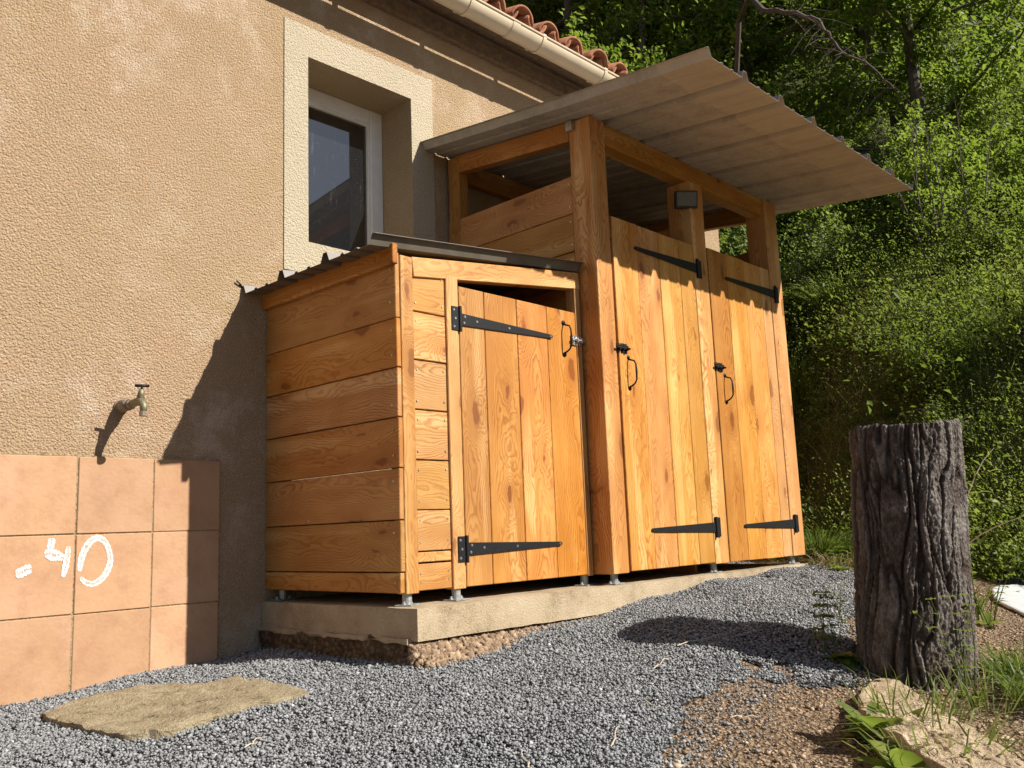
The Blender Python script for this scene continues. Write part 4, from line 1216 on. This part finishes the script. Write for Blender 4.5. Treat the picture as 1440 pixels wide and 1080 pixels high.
# shrubs with stems, scattered on the bank
def shrub_proto(seed, h, w_, nl, leaf, mat, stems=9):
    st = MB(); LP = []; LD = []
    for s_ in range(stems):
        a = random.uniform(0,6.28); l = h*random.uniform(.6,1.1); p = Vector((random.uniform(-.05,.05),random.uniform(-.05,.05),-.05)); pts = [p.copy()]
        dv = Vector((math.cos(a)*random.uniform(.1,.7)*w_,math.sin(a)*random.uniform(.1,.7)*w_,1)).normalized()
        for k in range(7):
            dv = (dv+Vector((random.uniform(-.25,.25),random.uniform(-.25,.25),random.uniform(-.2,.12)))).normalized(); p = p+dv*l/7; pts.append(p.copy())
        st.tube(pts,[.008*(1-i/8.5)+.0015 for i in range(8)],5)
        for k in range(2,8):
            for t_ in range(3):
                d_ = Vector((random.uniform(-1,1),random.uniform(-1,1),random.uniform(-.3,.8))).normalized()*random.uniform(.1,.32)*w_
                e = pts[k]+d_; st.tube([pts[k],pts[k]+d_*.5+Vector((0,0,.02)),e],[.0025,.0018,.001],4,cap=False)
                for j in range(max(1,nl//(stems*18))):
                    f = random.uniform(.2,1.08); LP.append(pts[k]+d_*f+Vector((random.gauss(0,.035),random.gauss(0,.035),random.gauss(0,.035)))); LD.append(d_.normalized())
    P = np.array(LP); D = np.array(LD)+unit(len(LP),.1)*.9; n = len(P)
    L_ = leaf*rng.uniform(.6,1.3,n)
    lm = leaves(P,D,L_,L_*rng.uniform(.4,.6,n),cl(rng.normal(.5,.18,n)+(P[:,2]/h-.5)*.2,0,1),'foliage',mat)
    return pymesh('stem',st.v,st.f,STEM), lm
protos = [shrub_proto(1,1.0,.9,4200,.045,LEAF),shrub_proto(2,.8,1.1,3600,.036,LEAF),shrub_proto(3,1.3,.8,4200,.055,TREELEAF),shrub_proto(4,.55,1.0,2600,.03,LEAF)]
SHL = ['leafy green shrub with arching stems on the bank','low spreading small-leaved shrub on the bank','taller broad-leaved shrub standing on the bank','small dense bushlet low on the bank']
def shrub(k, x, y, s_, rot, dz=0):
    root = empty('shrub', hp3(x,y,dz), SHL[k], 'shrub', ['arching shrubs','spreading shrubs','taller shrubs','low bushlets'][k])
    M = Matrix.Translation(hp3(x,y,dz)) @ Matrix.Rotation(rot,4,'Z') @ Matrix.Scale(s_,4)
    link('stem', protos[k][0], root, M); link('foliage', protos[k][1], root, M)
spots = []
for i in range(64):
    x = random.uniform(3.95,9.0); y = random.uniform(-3.4,4.6)
    if y > -.3 and x < 4.9: continue
    if y < -2.6: continue
    spots.append((x,y))
for i,(x,y) in enumerate(spots):
    k = random.choice((0,1,1,3,3,2)) if x < 5.6 else random.choice((0,0,1,2,2))
    shrub(k,x,y,random.uniform(.6,1.0)*(1.0 if x < 5.5 else 1.25),random.uniform(-.7,.7))

# bare dark sapling
sap = empty('bare_sapling', hp3(5.6,-1.45), 'thin dark leafless sapling with twiggy stems on the bank', 'sapling')
sb_ = MB(); bx, by, bz = hp3(5.6,-1.45)
for s_ in range(6):
    p = Vector((bx+random.uniform(-.15,.15),by+random.uniform(-.25,.25),bz-.05)); dv = Vector((random.uniform(-.15,.1),random.uniform(-.22,.22),1)).normalized(); pts = [p.copy()]
    for k in range(9):
        dv = (dv+Vector((random.gauss(0,.07),random.gauss(0,.07),.06))).normalized(); p = p+dv*.17; pts.append(p.copy())
    sb_.tube(pts,[.011*(1-i/11) for i in range(10)],6)
    for k in range(3,10):
        for t_ in range(2):
            d_ = (dv+Vector((random.uniform(-1,1),random.uniform(-1,1),random.uniform(0,.8)))).normalized()*random.uniform(.12,.4)
            sb_.tube([pts[k],pts[k]+d_*.5+Vector((0,0,.015)),pts[k]+d_],[.0035,.0025,.0012],4)
sb_.build('stem', STEM, sap)

DEADPTS = [(5.28,-.1,5.07),(5.26,-.35,4.92),(5.27,-.6,4.73),(5.26,-.69,4.56),(5.27,-.8,4.34),(5.36,-1.0,4.16),(5.41,-1.15,3.91)]
# ------------------------------------------------------------------ trees on the slope
def tree_proto(seed, H, crown_r, nleaf, leaf, trunk_r, low=.25):
    rs = random.Random(seed); tr = MB(); tips = []
    p = Vector((0,0,-.3)); dv = Vector((rs.uniform(-.1,.1),rs.uniform(-.1,.1),1)).normalized(); pts = [p.copy()]; K = 14
    for k in range(K):
        dv = (dv+Vector((rs.gauss(0,.06),rs.gauss(0,.06),.05))).normalized(); p = p+dv*H/K; pts.append(p.copy())
    tr.tube(pts,[trunk_r*(1-i/(K+2))+.008 for i in range(K+1)],9)
    for k in range(int(K*low),K+1):
        for q in range(3):
            f = (k-K*low)/(K*(1-low)); l = crown_r*(1.0-.55*f)*rs.uniform(.6,1.15)
            a = rs.uniform(0,6.28); d_ = Vector((math.cos(a),math.sin(a),rs.uniform(-.05,.7))).normalized(); b0 = pts[min(k,K)].copy(); bp = [b0.copy()]; e = b0.copy()
            for j in range(6):
                d_ = (d_+Vector((rs.gauss(0,.16),rs.gauss(0,.16),rs.gauss(.02,.12)))).normalized(); e = e+d_*l/6; bp.append(e.copy())
            tr.tube(bp,[trunk_r*.30*(1-i/7)+.004 for i in range(7)],5,cap=False)
            for j in range(1,7):
                for w_ in range(2):
                    sd_ = (d_*.4+Vector((rs.gauss(0,1),rs.gauss(0,1),rs.gauss(.1,.7)))).normalized()*rs.uniform(.25,.6)*crown_r*.42
                    tr.tube([bp[j],bp[j]+sd_*.55+Vector((0,0,.03)),bp[j]+sd_],[.006,.004,.002],3,cap=False)
                    tips.append((bp[j],sd_))
    idx = rng.integers(0,len(tips),nleaf)
    B = np.array([tuple(t_[0]) for t_ in tips])[idx]; S = np.array([tuple(t_[1]) for t_ in tips])[idx]
    P = B+S*rng.uniform(.15,1.15,(nleaf,1))+rng.normal(0,.075,(nleaf,3))
    bt = rng.normal(.5,.16,len(tips))[idx]
    L_ = leaf*rng.uniform(.6,1.3,nleaf)
    D = S/np.linalg.norm(S,axis=1)[:,None]+unit(nleaf,-.2)*.9
    lm = leaves(P,D,L_,L_*rng.uniform(.45,.7,nleaf),cl(bt+rng.normal(0,.12,nleaf),0,1),'crown',TREELEAF)
    return pymesh('trunk',tr.v,tr.f,TREEBARK), lm
tp = [tree_proto(11,6.0,1.9,26000,.075,.075,.18),tree_proto(12,5.0,1.6,24000,.06,.06,.12),tree_proto(13,7.0,2.1,26000,.085,.10,.3),tree_proto(14,3.4,1.3,18000,.05,.04,.08)]
TL = ['slender young tree with loose light green crown on the wooded slope','small leafy tree branching near the ground on the wooded slope','taller tree with bare lower trunk on the wooded slope','short bushy tree with fine leaves above the bank']
def tree(k, x, y, s_, rot, label=None, group=None, z=None):
    loc = hp3(x,y) if z is None else (x,y,z)
    root = empty('tree', loc, label or TL[k], 'tree', group or ['young slope trees','low branching trees','tall slope trees','bushy bank trees'][k])
    M = Matrix.Translation(loc) @ Matrix.Rotation(rot,4,'Z') @ Matrix.Scale(s_,4)
    link('trunk', tp[k][0], root, M); link('crown', tp[k][1], root, M)
tspots = []
for row,(x0,step,ya,yb) in enumerate([(7.2,2.2,-2.2,6.5),(9.2,2.1,-2.5,9.5),(11.5,2.2,-3,12.5),(14.2,2.4,-3,16),(18.5,3.4,-3,20)]):
    y = ya
    while y < yb:
        tspots.append((row,x0+random.uniform(-.7,.7)-.12*max(0,y-3),y+random.uniform(-.5,.5))); y += step*random.uniform(.8,1.2)
for row,x,y in tspots:
    if x < 4.9 and y > -1: continue
    if y < CAMP.y+(x-CAMP.x)*.24-(.5 if row < 2 else 1.6): continue
    if row == 0 and y < 1.6: continue
    if row == 1 and y < -1.2: continue
    k = random.choice((3,3,1,0)) if row == 0 else random.choice((0,1,2,0,2))
    tree(k,x,y,random.uniform(.85,1.15)*(1+.13*row),random.uniform(-.8,.8))
# the tree outside the frame whose shade lies on the foot of the bank
for (x,y,k,s_) in ((6.6,-5.4,3,.8),):
    tree(k,x,y,s_,1.0+x)

db = empty('dead_branch', (6.4,-.6,float(hz(6.4,-.6))), 'dark crooked dead limb with bare twigs hanging among the slope trees', 'branch')
q0 = [Vector(p) for p in DEADPTS]
q = []
for i in range(len(q0)-1):
    for k in range(4):
        t_ = k/4; p0, p1, p2, p3 = q0[max(i-1,0)], q0[i], q0[i+1], q0[min(i+2,len(q0)-1)]
        q.append(.5*(2*p1+(p2-p0)*t_+(2*p0-5*p1+4*p2-p3)*t_*t_+(3*p1-p0-3*p2+p3)*t_**3)+Vector((random.gauss(0,.008),random.gauss(0,.008),random.gauss(0,.008))))
q.append(q0[-1])
root_ = [Vector((6.9,1.2,float(hz(6.9,1.2))-.1)),Vector((6.75,1.1,3.6)),Vector((6.5,.95,4.8)),Vector((6.1,.6,5.6)),Vector((5.6,.2,5.5))]
q = root_+q
m_ = len(q)
b_ = MB(); b_.tube(q, [.036*(1-i/m_)**1.1*.75+.005 for i in range(m_)], 7)
for i in range(6,m_):
    for t_ in range(2):
        d_ = Vector((random.uniform(-.5,.5),random.uniform(-.7,.7),random.uniform(-.7,.5))).normalized()*random.uniform(.15,.5)
        b_.tube([q[i],q[i]+d_*.5+Vector((0,0,.03)),q[i]+d_],[.005,.0035,.0015],4)
b_.build('limb', STEM, db)

# ------------------------------------------------------------------ weeds near the stump
def broad_leaf(mb, base, tipd, L, W, up_=Vector((0,0,1)), curl=.3):
    d = Vector(tipd).normalized(); side = d.cross(up_).normalized(); nrm = side.cross(d)
    K = 7; V = []; prof = [.12,.55,.9,1.0,.85,.55,.05]
    for i in range(K):
        f = i/(K-1); c = Vector(base)+d*L*f-Vector((0,0,1))*curl*L*f*f
        w_ = W*.5*prof[i]*(1+random.uniform(-.08,.08))
        V += [c-side*w_+nrm*w_*.35, c, c+side*w_+nrm*w_*.35]
    F = []
    for i in range(K-1):
        for s_ in (0,1): F.append((i*3+s_,i*3+s_+1,i*3+s_+4,i*3+s_+3))
    mb.add(V,F)
def set_tint(o, lo, hi):
    me = o.data; a = me.attributes.new('tint','FLOAT','POINT'); a.data.foreach_set('value',[random.uniform(lo,hi) for _ in range(len(me.vertices))])
def weed(name, loc, nl, L, W, stalks, sh_, label, group=None, tint=(.35,.75), lift=(.2,1.1)):
    root = empty(name, loc, label, 'weed', group)
    lv = MB()
    for i in range(nl):
        a = random.uniform(0,6.28); e = random.uniform(*lift); d = (math.cos(a),math.sin(a),e)
        broad_leaf(lv,(loc[0]+math.cos(a)*.012,loc[1]+math.sin(a)*.012,loc[2]),d,L*random.uniform(.6,1.15),W*random.uniform(.7,1.2),curl=random.uniform(.15,.55))
    if nl:
        o = lv.build('leaves',LEAF,root,smooth=True); set_tint(o,*tint)
    if stalks:
        st = MB(); lf = MB()
        for i in range(stalks):
            p = Vector(loc)+Vector((random.uniform(-.03,.03),random.uniform(-.03,.03),-.01)); dv = Vector((random.uniform(-.3,.3),random.uniform(-.3,.3),1)).normalized(); pts = [p.copy()]
            for k in range(6):
                dv = (dv+Vector((random.gauss(0,.08),random.gauss(0,.08),0))).normalized(); p = p+dv*sh_/6*random.uniform(.8,1.2); pts.append(p.copy())
                if k > 0:
                    for q in range(2):
                        a = random.uniform(0,6.28); broad_leaf(lf,p,(math.cos(a),math.sin(a),.4),L*.45*random.uniform(.6,1.1),W*.45,curl=.4)
            st.tube(pts,[.0028*(1-i/9) for i in range(7)],5)
        o = st.build('stalks',GRASS,root); set_tint(o,.3,.6)
        o = lf.build('stalk_leaves',LEAF,root,smooth=True); set_tint(o,*tint)
    return root
def gl(x,y): return (x,y,g1(x,y))
weed('dock_plant', gl(.47,-2.575), 24, .24, .085, 0, .28, 'broad-leaved dock plant growing against the dark side of the sandstone block', tint=(.35,.9), lift=(.5,2.2))
weed('dock_plant', gl(.24,-2.745), 22, .22, .08, 0, .26, 'lush green weed clump at the near end of the sandstone block', tint=(.3,.9), lift=(.4,1.8))
weed('broad_weed', gl(1.13,-2.13), 12, .12, .085, 3, .26, 'dark leafy weed sprouting at the shaded side of the stump', tint=(.1,.6), lift=(.1,.8))
weed('seedling', gl(1.62,-1.94), 6, .07, .04, 2, .16, 'small weed seedling growing alone in the gravel near the stump', tint=(.1,.5))
weed('leafy_stalk', gl(1.10,-2.62), 6, .09, .04, 5, .34, 'tall thin leafy stalks growing in front of the stump right side', tint=(.5,1.0))
weed('leafy_stalk', (2.2,-2.36,g1(2.2,-2.36)), 5, .1, .05, 6, .42, 'light green leafy stalks standing behind the stump beside the white sheet', tint=(.5,1.0))
weed('bramble_plant', (2.75,-1.98,g1(2.75,-1.98)), 10, .15, .06, 7, .7, 'tall leafy bramble shoot rising behind the stump', tint=(.4,1.0))
weed('broad_weed', (3.05,-1.32,g1(3.05,-1.32)), 9, .10, .05, 2, .14, 'low weed at the end of the concrete slab', tint=(.3,.8))
grass_clump('grass_patch', gl(1.20,-2.88), 480, .19, .17, 'thick green grass patch right of the sandstone block', width=.006, bend=.9)
grass_clump('grass_patch', gl(1.42,-2.72), 420, .2, .13, 'shorter green grass patch behind the sandstone block', width=.005, bend=.9)
grass_clump('grass_wisp', gl(.62,-2.60), 70, .30, .12, 'sparse tall grass wisps sticking up over the sandstone block', width=.005, bend=.5, out=.3)
grass_clump('grass_wisp', gl(.40,-2.74), 160, .26, .14, 'grass wisps mixed into the weeds at the block near end', width=.006, bend=.8)
grass_clump('grass_wisp', gl(.95,-2.70), 36, .30, .08, 'thin seeding grass stems rising in front of the stump foot', width=.004, bend=.5, out=.35)
grass_clump('grass_wisp', gl(2.35,-2.22), 120, .22, .12, 'grass wisps beside the white sheet behind the stump', width=.005, bend=.9)
grass_clump('dry_grass', (3.3,-1.2,g1(3.3,-1.2)), 260, .2, .16, 'dry straw coloured grass lying beyond the slab end', mat=STRAW, width=.005, bend=1.6, out=1.6)
# straw and twigs on the gravel
for i,(x,y,a,l,lab) in enumerate([(.20,-1.96,1.3,.12,'pale straw lying on the soil at the gravel edge'),(-.12,-2.05,.5,.17,'longest pale straw lying near the gravel edge'),(-.42,-1.98,.9,.10,'short straw lying on the open gravel'),(.55,-1.75,.2,.13,'thin straw lying between gravel and soil'),(-.85,-1.35,.5,.09,'short straw lying on gravel near the flagstone'),(.9,-1.72,-.2,.30,'long thin bent stem across the stump shadow'),(.33,-2.2,-.6,.09,'curled dry stalk on the brown soil')]):
    p = MB(); z = g1(x,y)+.02; q = []
    for k in range(6):
        f = k/5-.5; q.append((x+math.cos(a)*l*f+.008*math.sin(k*1.3),y+math.sin(a)*l*f,g1(x+math.cos(a)*l*f,y+math.sin(a)*l*f)+.020+.004*math.sin(k*2)))
    p.tube(q,[.0022,.0022,.002,.002,.0016,.001],5)
    tag(p.build('straw',PALETWIG),lab,'straw')
# bleached twig in front of the shaded bank
p = MB(); bx,by = 3.4,-1.83
for off,hh in ((0,.62),(.05,.45),(-.06,.5)):
    q = [Vector((bx+off,by+off*.5,.0))]
    dv = Vector((-.1,-.25+off*4,1)).normalized()
    for k in range(7):
        dv = (dv+Vector((random.gauss(0,.12),random.gauss(0,.2),-.03*k))).normalized(); q.append(q[-1]+dv*hh/6)
    p.tube(q,[.006*(1-i/10) for i in range(8)],5)
tag(p.build('bleached_branch',PALETWIG),'bleached bare forked twig standing before the dark bank','branch')
